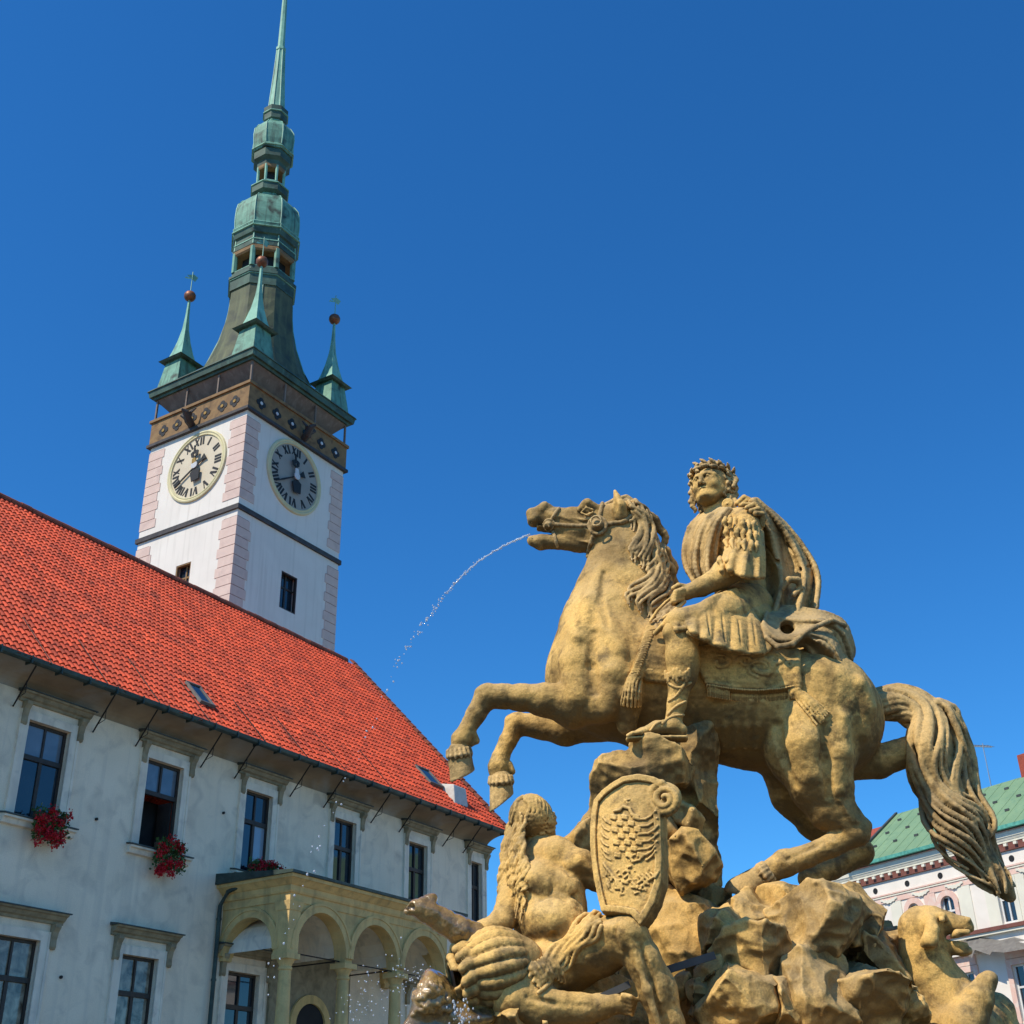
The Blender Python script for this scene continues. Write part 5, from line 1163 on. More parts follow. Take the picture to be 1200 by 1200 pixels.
HC = P(833, 571, -.02); HS = 19.8 * pm(HC)
HL, HR = head(RB, HC, (-.60, -.78, .08), (.06, .10, 1), HS)
RB.chain([(838, 590, .02, 15), (846, 612, .04, 18)], .02)                                  # neck
RB.chain([(850, 622, .02, 27), (858, 655, .02, 30), (868, 690, 0, 28), (872, 725, 0, 36)], .05, 1.15)
RB.chain([(828, 614, .2, 15), (850, 612, .04, 17), (876, 612, -.16, 17)], .04)
RB.chain([(876, 613, -.17, 17), (875, 638, -.26, 18), (866, 662, -.36, 17), (845, 676, -.42, 14.5), (822, 688, -.46, 11), (805, 694, -.48, 8.5)], .02)
RB.pell(852, 668, -.44, 16, 11, .08, .03, 30)
# hand closed on the reins
RB.chain([(806, 694, -.48, 8.5), (797, 697, -.49, 8.5)], .02)
for i in range(4):
    dx = i * .035; RB.chain([(800 - i * .3, 691 + i * 3.6, -.53 + i * .004, 3.3), (792 - i * .6, 694 + i * 3.4, -.55, 3.2), (789 - i * .2, 699 + i * 2.6, -.51, 3.0), (794, 702 + i * 2.2, -.47, 2.7)], .004)
RB.chain([(803, 688, -.50, 3.8), (795, 686, -.52, 3.3), (789, 689, -.52, 2.7)], .005)
# seat, thighs, near leg and foot
RB.chain([(872, 735, -.12, 38), (840, 732, -.42, 27), (800, 740, -.56, 19.5)], .04); RB.chain([(872, 735, .12, 38), (840, 735, .4, 27)], .04)
RB.chain([(799, 741, -.57, 19.5), (799, 770, -.57, 18), (798, 795, -.55, 15.5), (793, 825, -.54, 10.5), (789, 848, -.54, 10)], .03)
RB.pell(806, 778, -.56, 13, 24, .09, .04, 3); RB.pell(785, 741, -.60, 9, 10, .05, .03)
RB.chain([(797, 856, -.54, 8.5), (789, 852, -.54, 9.5), (770, 853, -.56, 8), (752, 859, -.58, 5.5), (744, 860.5, -.585, 4.2)], .02, 1.1)
for i in range(5): RB.chain([(751 - i * .6, 858 + i * .5, -.625 + i * .022, 2.7 - i * .15), (743 - 1.5 * (2 - abs(i - 1)), 859.5 + i * .3, -.63 + i * .024, 2.5 - i * .15), (737.5 - 1.5 * (2 - abs(i - 1)) + i * 1.2, 862, -.63 + i * .024, 2.2 - i * .12)], .004)
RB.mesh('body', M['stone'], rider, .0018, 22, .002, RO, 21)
# sandal straps and sole
SB = Fld(720, 830, 770, 875, -.8, -.3, .006)
for pts in ([(783, 800), (795, 806), (809, 800)], [(784, 822), (793, 815), (806, 795)], [(783, 838), (792, 828), (803, 822)], [(776, 848), (788, 840), (800, 838)], [(762, 856), (770, 848), (780, 845)]):
    SB.on(RB, [(x, y, 1.7) for x, y in spline(pts, 12)], .003, .5, -.55)
SB.chain([(803, 866, -.53, 3.2), (785, 866, -.55, 3.2), (760, 866, -.57, 3.0), (736, 866.5, -.59, 2.6)], .006, 3.2)
for i in range(9): SB.on(RB, [(780 + i * 3.4, 787 + 3 * math.sin(i * 1.3), 2.3), (781 + i * 3.2, 795 + 3 * math.sin(i * 2.1), 2.6)], .004, .3, -.55)
SB.mesh('sandal', M['stone'], rider, .001, 26, 0, RO, 22)
# hair, laurel wreath
HF = Fld(800, 880, 530, 612, -.35, .35, .0052)
g_ = np.random.default_rng(31)
def hp(a, b, d): return HL(a, b, d)
HF.ell(HL(0, .35, -.22), np.array((1.08, 1.16, 1.24)) * HS, .01, np.stack(HR, 1)); HF.ell(HL(0, -.42, 1.0), np.array((.84, 1.12, .95)) * HS, .01, np.stack(HR, 1), 'sub')
cnt = 0
while cnt < 105:
    v = g_.normal(size=3); v /= np.linalg.norm(v)
    if v[2] > .62 and v[1] < .52: continue
    if v[2] > .15 and v[1] < .22 and abs(v[0]) < .93: continue
    if v[1] < -.8: continue
    cnt += 1
    p = v * np.array((1.14, 1.20, 1.26)) + np.array((0, .33, -.22)); q = []; ax = np.cross(v, g_.normal(size=3)); ax /= np.linalg.norm(ax); bx = np.cross(v, ax); rr_ = g_.uniform(.17, .30)
    for j in range(6): t = j * .95; q.append((*hp(*(p + (ax * math.cos(t) + bx * math.sin(t)) * rr_ * (1 - .1 * j) + v * .03 * j)), HS * g_.uniform(.085, .125)))
    HF.chain(q, .001, world=True)
for g in (-1, 1):                                                              # side curls down to the nape
    for i in range(16):
        y0 = .30 - .085 * i; w = .10 * math.sin(i * 2.2); HF.chain([(*hp(g * (1.0 + w), y0, .10 - .05 * i), HS * .11), (*hp(g * (1.10 + w), y0 - .10, -.05 - .05 * i), HS * .12), (*hp(g * 1.0, y0 - .2, -.22 - .05 * i), HS * .10)], .003, world=True)
for i in range(15):                                                            # laurel leaves lying on the hair
    a = -PI * .9 + i / 14 * PI * 1.8; y = .70 + .18 * math.cos(a)
    p0 = np.array((1.16 * math.sin(a), y, 1.26 * math.cos(a) - .2)); sg = -1 if a > 0 else 1; tx = np.array((math.cos(a), .25, -math.sin(a))) * sg; out = np.array((math.sin(a), .45, math.cos(a)))
    for up_ in (-.26, .26):
        j_ = g_.uniform(-.06, .12)
        HF.chain([(*hp(*(p0 - tx * .05)), HS * .05), (*hp(*(p0 + tx * .18 + out * (.05 + j_ * .6) + np.array((0, up_ * .5, 0)))), HS * .11), (*hp(*(p0 + tx * .32 + out * (.07 + j_ * .8) + np.array((0, up_ * .8, 0)))), HS * .11), (*hp(*(p0 + tx * .46 + out * (.10 + j_) + np.array((0, up_ * 1.0, 0)))), HS * .04)], .001, world=True)
for i in range(26):                                                            # loose locks at the back of the head and neck
    x, y = g_.uniform(846, 862), g_.uniform(556, 590); HF.chain([(x, y, .02 - .004 * i, 3.2), (x + 3, y + 4, -.02 - .003 * i, 3.0), (x + 1, y + 9, -.03 - .003 * i, 2.6), (x + 4, y + 12, -.02 - .003 * i, 1.4)], .001)
for i in range(8):                                                             # curls on the far side of the face
    x, y = 811 + (i % 2) * 2.5, 553 + i * 5.2; HF.chain([(x, y, .03, 2.6), (x - 2.2, y + 4, .02, 2.8), (x + 1.5, y + 8, .02, 2.4), (x + .5, y + 11, .03, 1.4)], .001)
HF.mesh('wreathed_hair', M['stone_grey'], rider, .001, 30, 0, RO, 23)
# breastplate relief, shoulder straps, brooch
TFB = Fld(815, 915, 600, 690, -.8, .3, .0066)
TFB.chain([(875, 618, -.20, 17), (874, 638, -.27, 18.5), (868, 654, -.32, 18)], .02)
AF = Fld(815, 910, 570, 700, -.75, .35, .0056)
AF.chain([(850, 624, 0, 27), (858, 655, 0, 30), (866, 684, 0, 29)], .03, 1.18)
for r in range(5):
    for c in range(5):
        x = 838 + c * 9 + r * 2.2; y = 622 + r * 10.5; AF.on(RB, [(x, y, 3.4), (x - 1, y + 5, 3.6), (x + 1, y + 9, 2.2)], .003, .25, -.1)
for i in range(6):                                                             # knotted shoulder straps
    AF.on(RB, [(864 + i * 3.8, 590 + i * 3, 3.0), (872 + i * 3.4, 583 + i * 4.4, 3.4), (884 + i * 2, 588 + i * 5.5, 2.8)], .004, 1.6, -.1)
RT_ = Both(RB, TFB)
for r in range(4):
    for c in range(4):
        x = 841 + c * 7.2 + r * 2.4; y = 603 + r * 9 + c * 2.0; AF.on(RT_, [(x, y, 2.6), (x - 1.5, y + 4, 3.4), (x, y + 8, 1.6)], .002, .7, -.2)
for i in range(6): AF.on(RT_, [(845 + i * 4.2, 634 + 1.2 * i, 2.2), (844 + i * 4.6, 642 + 1.2 * i, 2.9), (845 + i * 4.6, 650 + 1.2 * i, 1.6)], .002, .9, -.25)
AF.mesh('breastplate', M['stone'], rider, .0015, 26, 0, RO, 24)
BF = Fld(840, 868, 575, 605, -.5, .2, .0052); q, n = P(853, 591, -.13), np.array((-.45, -.85, -.1)); n = n / np.linalg.norm(n); m_ = pm(q)
e_ = np.array((n[1], -n[0], 0)) / math.hypot(n[0], n[1]); BF.ell(q, (7.4 * m_, 7.4 * m_, .018), .003, np.stack((e_, np.cross(n, e_), n), 1))
for t in np.linspace(0, 2 * PI, 22): BF.ell(q + n * .006 + (np.array((n[1], -n[0], 0)) / math.hypot(n[0], n[1]) * math.cos(t) + np.cross(n, np.array((n[1], -n[0], 0)) / math.hypot(n[0], n[1])) * math.sin(t)) * 5.8 * m_, .009, .004)
BF.cap(q, q + n * .016, 2.2 * m_, 1.6 * m_, .003); BF.mesh('brooch', M['stone'], rider, .0005, 30, 0, RO, 25)
# tunic skirt with leather flaps, sleeve
TF = Fld(770, 915, 605, 785, -1.0, .3, .0062)
TF.chain([(872, 716, -.06, 36), (845, 722, -.42, 25), (812, 731, -.56, 20), (797, 731, -.58, 18)], .04)
TF.chain([(786, 728, -.62, 3.2), (793, 738, -.68, 3.4), (806, 737, -.68, 3.6), (818, 744, -.66, 3.4)], .008)
drape(TF, [[(800, 724, -.61), (806, 732, -.66), (811, 740, -.69)], [(822, 711, -.57), (824, 730, -.66), (826, 748, -.69)], [(842, 706, -.48), (844, 732, -.62), (846, 757, -.68)], [(862, 707, -.38), (866, 735, -.56), (870, 763, -.63)], [(880, 711, -.26), (887, 738, -.48), (894, 764, -.55)], [(894, 718, -.10), (903, 740, -.30), (908, 756, -.38)]], 60, 10, 3.0,
      lambda t, s: (.01 + .055 * s) * pleat(5.6 * t + .35 * s, .55), .005)
for i, (x, y) in enumerate(((832, 728), (850, 736), (869, 740), (886, 740))): relief(TF, [(x - 4, y - 14), (x - 2, y), (x, y + 16)], [1.2, 1.6, 1.4], .2, 'sub', .006)
TF.chain([(806, 741, -.70, 2.4), (826, 750, -.735, 2.6), (846, 759, -.73, 2.6), (870, 765, -.68, 2.6), (894, 766, -.60, 2.4)], .006)
drape(TF, [[(790, 727, -.62), (812, 714, -.60), (838, 700, -.52), (862, 692, -.38)], [(797, 738, -.65), (820, 732, -.64), (846, 724, -.58), (872, 716, -.42)]], 14, 14, 3.0, lambda t, s: .03 * pleat(2.4 * s + 1.2 * t, .7) , .006)
TF.chain([(875, 618, -.20, 17), (874, 638, -.27, 18.5), (868, 654, -.32, 18)], .02)
drape(TF, [[(860, 622, -.26), (853, 642, -.36), (847, 661, -.44)], [(868, 620, -.33), (864, 644, -.45), (858, 669, -.54)], [(880, 622, -.34), (879, 648, -.46), (876, 676, -.54)], [(892, 624, -.26), (894, 650, -.36), (894, 676, -.42)]], 34, 10, 3.2, lambda t, s: (.01 + .05 * s) * (1 - pleat(3.2 * t + .2, .8)), .005)
for i in range(5): TF.chain([(868 + i * 5, 612 + i * 2, -.36 + .01 * i, 2.6), (866 + i * 5.4, 622 + i * 2, -.40 + .012 * i, 3.4), (864 + i * 6, 631 + i * 2.2, -.42 + .014 * i, 2.4)], .003)
for r in range(3):
    for c in range(6):
        x = 850 + c * 6.6 + r * 1.6; y = 607 + r * 12 + c * 1.2; TF.on(TF, [(x, y, 2.4), (x - 1.2, y + 5, 3.3), (x - .4, y + 10.5, 1.3)], .002, .75, -.35)
TF.mesh('tunic', M['stone'], rider, .0018, 24, 0, RO, 26)
# cape
CF = Fld(790, 1020, 575, 815, -.75, .6, .0066)
def cloth(A_, Bp, n, r, k=.02, seg=14, wob=0.0, seed=0):
    """sheet of ridges between two guide curves (x, y, d)"""
    a, b = spline(A_, seg), spline(Bp, seg); g = np.random.default_rng(seed)
    for i in range(n):
        t = i / (n - 1); ph = g.uniform(0, 6); c = a * (1 - t) + b * t; dep = .035 * math.sin(i * 2.1 + seed)
        CF.chain([(x + wob * math.sin(j * .7 + ph), y + wob * math.cos(j * .6 + ph) * .5, d + dep, r * (.85 + .3 * math.sin(j * .5 + ph))) for j, (x, y, d) in enumerate(c)], k)
drape(CF, [[(880, 588, -.12), (886, 612, -.04), (893, 645, .04), (899, 680, .06), (897, 712, .02)],
           [(884, 586, -.10), (902, 612, -.06), (914, 646, -.02), (922, 682, -.04), (914, 716, -.14)],
           [(888, 587, -.04), (912, 610, -.02), (934, 642, .02), (946, 676, .02), (938, 716, -.10)],
           [(890, 590, .04), (916, 611, .08), (943, 642, .12), (959, 674, .12), (957, 712, .02)]], 120, 26, 2.7,
      lambda t, s: (.05 + .13 * s) * (1 - pleat(2.7 * t + .35, .75)) - .04 * s + .015 * math.sin(6 * s + 3 * t), .006)
CF.chain([(918, 690, -.20, 2.5), (925, 679, -.22, 4), (935, 680, -.20, 4), (938, 690, -.18, 3), (930, 697, -.2, 3)], .008)
relief(CF, [(903, 618), (924, 640), (944, 660)], [1.6, 2.6, 1.8], .2, 'sub', .01); relief(CF, [(898, 642), (914, 662), (938, 668), (950, 664)], [1.6, 2.6, 2.6, 1.6], .2, 'sub', .01)
drape(CF, [[(900, 716, -.12), (922, 712, -.16), (945, 715, -.2), (970, 720, -.2), (990, 732, -.14), (999, 760, -.10)],
           [(898, 724, -.30), (916, 728, -.32), (936, 730, -.34), (962, 730, -.34), (985, 742, -.28), (997, 772, -.18)],
           [(896, 735, -.42), (908, 745, -.46), (926, 748, -.48), (950, 742, -.44), (974, 756, -.40), (993, 783, -.26)],
           [(899, 746, -.44), (912, 757, -.46), (928, 757, -.46), (944, 756, -.42), (964, 780, -.38), (988, 793, -.24)]], 100, 24, 3.1,
      lambda t, s: .11 * (1 - pleat(2.3 * t + .3, .8)) * (.35 + .65 * s) + .015 * math.sin(6 * s + 3 * t), .007)
CF.chain([(899, 718, -.34, 2.4), (894, 733, -.45, 2.8), (898, 748, -.52, 3.2), (912, 758, -.56, 3.6), (929, 755, -.57, 3.4), (941, 743, -.54, 3), (955, 735, -.50, 3), (974, 727, -.42, 3), (990, 733, -.30, 3)], .012)
CF.chain([(920, 731, -.72, 8.5), (923, 735, -.40, 8.5)], .014, mode='sub'); CF.pell(924, 738, -.22, 16, 16, .08, .01)
relief(CF, [(952, 746), (970, 752), (982, 772)], [2.2, 3.2, 2.2], .2, 'sub', .01); relief(CF, [(960, 736), (980, 745), (990, 766)], [1.8, 2.6, 2], .2, 'sub', .01)
CF.pell(892, 668, .18, 20, 52, .07, .03, 6); CF.pell(978, 754, -.12, 20, 30, .16, .03, -20)
# the part of the cape wrapped over the far shoulder and chest
drape(CF, [[(856, 597, -.16), (846, 612, -.22), (840, 636, -.23), (838, 660, -.22), (840, 684, -.2)], [(846, 597, -.12), (830, 612, -.14), (820, 640, -.13), (818, 664, -.12), (824, 684, -.10)], [(832, 599, .04), (810, 614, .12), (801, 642, .14), (803, 664, .12), (814, 684, .06)]], 80, 18, 2.4,
      lambda t, s: (.03 + .10 * s) * (1 - pleat(2.6 * t + .45, .8)), .006)
relief(CF, [(842, 604), (828, 626), (822, 652), (826, 674)], [1.6, 3.0, 3.4, 2], .25, 'sub', .012); relief(CF, [(826, 606), (812, 630), (809, 660)], [1.4, 2.6, 1.6], .25, 'sub', .012)
CF.mesh('cape', M['stone_grey'], rider, .002, 22, .002, RO, 27, .8)
RE = Fld(745, 815, 655, 745, -.75, -.05, .0058)
RE.chain([(790, 698, -.50, 1.9), (780, 706, -.46, 1.9), (770, 716, -.44, 1.9), (762, 728, -.44, 1.9)], .004); RE.chain([(800, 704, -.48, 1.8), (790, 716, -.52, 2.2), (778, 724, -.5, 2)], .004); RE.chain([(802, 705, -.5, 2.6), (787, 720, -.56, 3.2), (777, 733, -.56, 3.5), (768, 742, -.52, 3)], .006)
RE.mesh('reins', M['stone'], rider, .0006, 30, 0, RO, 28)

# ---------------------------------------------------------------- rock pedestal
rock_, KO = base(880, 1200, -.1, 'rock_pedestal', 'craggy sandstone rock mound carrying the horse, with a tall rock pillar under its belly', 'rock base')
def boulder(name, specs, material='stone_rock', k=.006, sm=.004, disp=.006, lump=.014, h=.0095, crag=.036):
    xs = [s_[0] for s_ in specs]; r_ = max(max(s_[3], s_[4]) for s_ in specs) * 1.35 + 8
    f = Fld(min(xs) - r_, max(xs) + r_, min(s_[1] for s_ in specs) - r_, max(s_[1] for s_ in specs) + r_, min(s_[2] - s_[5] for s_ in specs) - .15, max(s_[2] + s_[5] for s_ in specs) + .15, h)
    for (x, y, d, rx, ry, rd, sd) in specs: f.prock(x, y, d, rx * 1.14, ry * 1.14, rd * 1.14, sd, k=k, n=17, sm=sm)
    return f.mesh(name, M[material], rock_, disp, 11, lump, KO, sd, .12, crag)
boulder('rock_pillar', [(770, 901, -.40, 40, 29, .28, 1), (734, 922, -.30, 32, 46, .26, 2), (800, 920, .0, 44, 70, .30, 3), (782, 1000, .05, 54, 62, .34, 4), (716, 972, -.20, 30, 36, .25, 8), (800, 870, .0, 30, 40, .3, 6), (755, 985, -.1, 46, 60, .3, 31)], k=.05, crag=.022)
boulder('boulder', [(803, 962, -.36, 21, 19, .14, 11)])
boulder('boulder', [(812, 1014, -.40, 31, 31, .20, 12)])
boulder('boulder', [(690, 990, -.28, 26, 26, .18, 13)])
boulder('rock_ledge', [(872, 1084, -.30, 50, 30, .26, 14), (928, 1084, -.26, 58, 34, .30, 15), (985, 1082, -.12, 56, 38, .3, 16), (824, 1066, .04, 34, 38, .2, 17)], k=.02)
boulder('rock_core', [(800, 1110, -.05, 75, 75, .35, 18), (900, 1160, -.05, 130, 85, .42, 19), (1010, 1150, .0, 70, 70, .4, 20), (770, 1190, -.1, 90, 80, .4, 21), (660, 1200, -.3, 130, 46, .4, 45), (740, 1140, -.05, 62, 60, .3, 46)], k=.03)
for sp in ((850, 1092, -.60, 30, 31, .18, 22), (882, 1122, -.68, 46, 42, .22, 23), (868, 1178, -.82, 52, 52, .24, 24), (952, 1098, -.56, 55, 52, .26, 51), (1002, 1084, -.42, 40, 42, .22, 26), (1022, 1124, -.36, 30, 48, .22, 27), (958, 1168, -.70, 50, 52, .24, 28),
           (1012, 1172, -.62, 54, 50, .26, 29), (1048, 1186, -.5, 34, 36, .2, 30), (833, 1138, -.66, 19, 18, .12, 32), (827, 1166, -.70, 19, 19, .12, 33), (915, 1180, -.86, 17, 44, .12, 34), (802, 1150, -.62, 10, 20, .06, 35), (590, 1192, -.9, 34, 30, .2, 36), (640, 1196, -.85, 40, 22, .2, 37)):
    boulder('boulder', [sp])
pb = MB()
pz = P(880, 1200, 0)[2]
cxp, cyp = float(P(860, 1200, 0)[0]), 8.0
pb.lathe([(1.9, 0.0), (1.9, .35), (1.75, .45), (1.62, 1.0), (1.62, pz - .55), (1.5, pz - .35), (1.2, pz - .15)], cxp - KO[0], cyp - KO[1] + .1, 24)
for i in range(len(pb.v)): pb.v[i] = (pb.v[i][0], pb.v[i][1], pb.v[i][2] - KO[2])
pb.build('plinth', M['stone_rock'], rock_)
# iron straps that hold the carving together
zs = MB()
def strap3(pts, w):
    for (a, b) in zip(pts[:-1], pts[1:]):
        a, b = P(*a), P(*b); t = (b - a) / np.linalg.norm(b - a); n = np.cross(t, (0, 1, 0)); i = len(zs.v)
        for q in (a, b):
            for o in (-w, w):
                for dd in (0, .02): zs.v.append(tuple(q + n * o + np.array((0, dd, 0)) - KO))
        zs.f += [tuple(i + j for j in f) for f in ((0, 2, 6, 4), (1, 5, 7, 3), (0, 4, 5, 1), (2, 3, 7, 6), (0, 1, 3, 2), (4, 6, 7, 5))]
strap3([(705, 1168, -.98), (738, 1153, -.98)], .018); zs.build('iron_strap', M['zinc'], rock_); zs = MB()
strap3([(780, 1137, -.90), (838, 1119, -.88)], .020); zs.build('iron_strap', M['zinc'], rock_)

# ---------------------------------------------------------------- river god with shield, urn and horn
god, GO = base(690, 1195, -.7, 'river_god_statue', 'reclining long-haired sandstone man with bare torso and one raised knee below the horse statue', 'statue')
G = Fld(535, 825, 930, 1275, -1.35, -.1, .0085)
GH = P(626, 966, -.56); GS = 21.5 * pm(GH); GL, GR = head(G, GH, (.50, .85, .22), (-.15, -.12, 1), GS)
G.chain([(629, 985, -.55, 16), (634, 1003, -.58, 20)], .03)
G.chain([(634, 1016, -.60, 28), (640, 1045, -.64, 36), (644, 1076, -.68, 42), (650, 1104, -.70, 33), (662, 1124, -.70, 37)], .06, .9)
G.pell(630, 1036, -.76, 26, 26, .12, .06, 20); G.pell(664, 1044, -.74, 20, 26, .12, .06, -20); G.pell(650, 1080, -.82, 36, 27, .14, .07)
G.chain([(610, 1018, -.62, 19), (652, 1004, -.66, 22)], .04)
G.chain([(652, 1003, -.68, 21), (682, 1017, -.72, 18.5), (704, 1030, -.74, 15.5), (722, 1034, -.74, 13)], .03); G.pell(676, 1012, -.76, 19, 13, .09, .03, -25)
G.chain([(608, 1020, -.62, 18), (600, 1055, -.70, 17), (588, 1080, -.80, 14), (566, 1091, -.90, 12), (551, 1095, -.93, 9.5)], .03)
for i in range(4): G.chain([(553, 1090 + i * 3.4, -.97, 3.4), (546 - i * .4, 1091 + i * 3.8, -.98 - .004 * i, 3.3), (541, 1096 + i * 3.2, -.95, 3.0), (544, 1100 + i * 2.4, -.91, 2.6)], .004)
G.chain([(557, 1087, -.96, 3.8), (549, 1085, -.98, 3.4), (542, 1087, -.98, 2.8)], .005)
G.chain([(668, 1122, -.72, 38), (702, 1108, -.88, 33), (735, 1099, -1.02, 25)], .04); G.pell(735, 1094, -1.06, 22, 20, .11, .04)
G.chain([(736, 1100, -1.02, 24), (753, 1124, -1.03, 20.5), (768, 1160, -1.0, 20.5), (783, 1200, -.96, 19), (796, 1250, -.92, 15)], .03); G.pell(772, 1155, -.95, 20, 34, .1, .04, -20); G.chain([(742, 1110, -1.13, 4), (758, 1160, -1.11, 4), (775, 1210, -1.07, 4)], .03)
G.chain([(655, 1128, -.76, 35), (620, 1152, -.94, 27), (602, 1169, -1.0, 25)], .04); G.chain([(601, 1171, -1.0, 25.5), (635, 1181, -1.0, 23), (680, 1184, -.97, 18), (705, 1180, -.95, 14)], .03); G.chain([(704, 1180, -.95, 14), (722, 1176, -.95, 11), (735, 1180, -.95, 9)], .02)
for i in range(5): G.chain([(730, 1166 + i * 4.8, -1.01 + i * .012, 3.6 - i * .2), (739, 1168 + i * 4.8, -1.03 + i * .012, 3.0 - i * .15), (747 - i * 1.4, 1172 + i * 4.5, -1.0 + i * .012, 2.8 - i * .2)], .002)
h_ = G.hit(649, 1097); G.ell(h_[0] + h_[1] * .01, .026, .02, mode='sub'); 
relief(G, [(646, 1030), (646, 1046), (647, 1060)], [1.8, 2.2, 1.2], .5, 'sub', .016); relief(G, [(620, 1044), (634, 1053), (646, 1050)], [2, 3, 2], .4, 'sub', .014); relief(G, [(650, 1050), (662, 1055), (676, 1046)], [2, 3, 2], .4, 'sub', .014)
relief(G, [(626, 1030), (636, 1036)], [12, 12], .7, k=.03); relief(G, [(662, 1036), (668, 1038)], [11, 10], .7, k=.03)
for i in range(3): relief(G, [(670 + i * 3, 1050 + i * 8), (680 + i * 2, 1058 + i * 7)], [1.6, 1.6], .45, 'sub', .01)
relief(G, [(658, 1016), (668, 1026), (676, 1030)], [2, 2.6, 1.6], .4, 'sub', .012); relief(G, [(680, 1010), (696, 1020)], [7, 6], .7, k=.02)
relief(G, [(722, 1084), (720, 1100), (726, 1114)], [2, 3, 2], .4, 'sub', .014); relief(G, [(752, 1112), (764, 1150), (774, 1190)], [2.5, 3.2, 2.5], .4, 'sub', .014); relief(G, [(690, 1092), (714, 1086)], [9, 8], .7, k=.03)
relief(G, [(618, 1168), (650, 1176), (690, 1178)], [2.4, 3, 2], .4, 'sub', .014)
G.mesh('body', M['stone'], god, .0035, 18, .004, GO, 41)
# hair and beard
GHF = Fld(560, 670, 925, 1100, -1.1, -.25, .0054)
g_ = np.random.default_rng(77)
GHF.ell(GL(0, .35, -.25), np.array((1.06, 1.08, 1.15)) * GS, .01, np.stack(GR, 1)); GHF.ell(GL(0, -.5, 1.05), np.array((.85, 1.2, 1.0)) * GS, .02, np.stack(GR, 1), 'sub')
for i in range(36):                                                            # fringe combed over the cap of the head
    a = -PI * .85 + i / 35 * PI * 1.7; p = []
    for j in range(7):
        t = j / 6; el = 1.35 - 1.35 * t; w = .16 * math.sin(j * 1.3 + i * .9)
        p.append((*GL((1.12 * math.cos(el)) * math.sin(a + w), .38 + 1.14 * math.sin(el) - .1 * t, -.22 + 1.2 * math.cos(el) * math.cos(a + w)), GS * (.15 - .05 * t)))
    GHF.chain(p, .001, world=True)
for i in range(52):                                                            # long wavy strands falling behind the shoulder
    u = i / 51; x0 = 599 + 13 * u; ph = g_.uniform(0, 6); x1 = 586 + 26 * u + g_.uniform(-3, 3); y1 = 1060 + g_.uniform(-30, 24); d = -.56 - .22 * u
    pts = [(x0 + 2, 958 + g_.uniform(-6, 12), d + .05, 1.8), ((x0 + x1) / 2 - 1, 988, d + .0, 2.5), (x1 + 3, 1015, d - .06, 2.5), (x1, 1038, d - .08, 2.3), (x1 + 3, y1, d - .10, 1.0)]
    GHF.chain([(x + 2.6 * math.sin(j * 1.25 + ph), y, dd + .012 * math.cos(j * 1.25 + ph), r) for j, (x, y, dd, r) in enumerate(spline(pts, 20))], .001)
GHF.chain([(608, 985, -.56, 12), (600, 1020, -.62, 12), (598, 1050, -.68, 10)], .02)
for i in range(22):                                                            # beard
    a = -1.0 + 2.0 * i / 21; ph = g_.uniform(0, 6); GHF.chain([(*GL(math.sin(a) * .75 + .05 * math.sin(j + ph), -.55 - .16 * j, .45 + .55 * math.cos(a) + .05 * math.cos(j * 1.4 + ph) - .02 * j), GS * (.15 - .015 * j)) for j in range(7)], .004, world=True)
for i in range(60):                                                            # curls and beard on the shaded side of the head
    x, y = g_.uniform(618, 650), g_.uniform(956, 976); t0 = g_.uniform(0, 6.28); R_ = g_.uniform(2.2, 4.2)
    GHF.on(G, [(x + R_ * (1 - .1 * j) * math.cos(t0 + j * .9), y + R_ * (1 - .1 * j) * math.sin(t0 + j * .9), 1.9) for j in range(6)], .001, 1.6, -.55)
GHF.mesh('hair_and_beard', M['stone'], god, .0015, 26, 0, GO, 42)
# loin cloth
LC = Fld(590, 720, 1045, 1165, -1.3, -.4, .0068)
for o in range(6):
    LC.on(G, [(x + o * 2.2 + 2.2 * math.sin(j * 1.0 + o), y + o * 4.4 + 2.2 * math.cos(j * .9 + o * 2), 3.0 - .2 * (o % 3)) for j, (x, y) in enumerate(spline([(697, 1066), (684, 1078), (668, 1094), (650, 1112), (634, 1128), (620, 1140)], 18))], .002, .9, -.9)
sheet(LC, G, ((692, 1074), (702, 1078), (640, 1142), (622, 1138)), 9, 18, 2.0, .2, .012)
for i in range(9): LC.on(G, [(618 + i * 4, 1128 + 3 * math.sin(i), 2.6), (622 + i * 4.2, 1138 + 4 * math.sin(i * 1.7), 3.2), (630 + i * 3.6, 1148 + 2 * math.sin(i), 2.4)], .004, 1.3, -.95)
LC.mesh('loin_cloth', M['stone'], god, .0015, 24, 0, GO, 43)

# shield
shd, SO = base(745, 1085, -1.0, 'stone_shield', 'carved stone shield with a chequered eagle and a scrolled corner, held by the reclining statue', 'shield')
SF = Fld(680, 815, 895, 1110, -1.35, -.55, .0054)
sc = P(742, 1000, -.98); sn = np.array((-.42, -.90, .12)); sn /= np.linalg.norm(sn); sa = np.cross((0, 0, 1), sn); sa /= np.linalg.norm(sa); sa = sa if sa[0] > 0 else -sa; sb = np.cross(sn, sa); sb = sb if sb[2] > 0 else -sb
def onpl(x, y, off=0.0):
    d = F * FW + (x - 600) * RT + (600 - y) * UP; o = np.array((0, 0, CAMZ)); t = ((sc + sn * off - o) @ sn) / (d @ sn); p = o + d * t; return p
def ab(x, y): p = onpl(x, y) - sc; return float(p @ sa), float(p @ sb)
outl = [(698, 985), (699, 962), (702, 944), (712, 934), (724, 926), (738, 918), (756, 915), (774, 917), (790, 925), (792, 942), (782, 960), (783, 985), (784, 1010), (783, 1040), (776, 1064), (766, 1082), (758, 1092), (748, 1080), (730, 1077), (712, 1075), (707, 1055), (702, 1030), (699, 1008)]
poly = np.array([ab(*p) for p in outl])
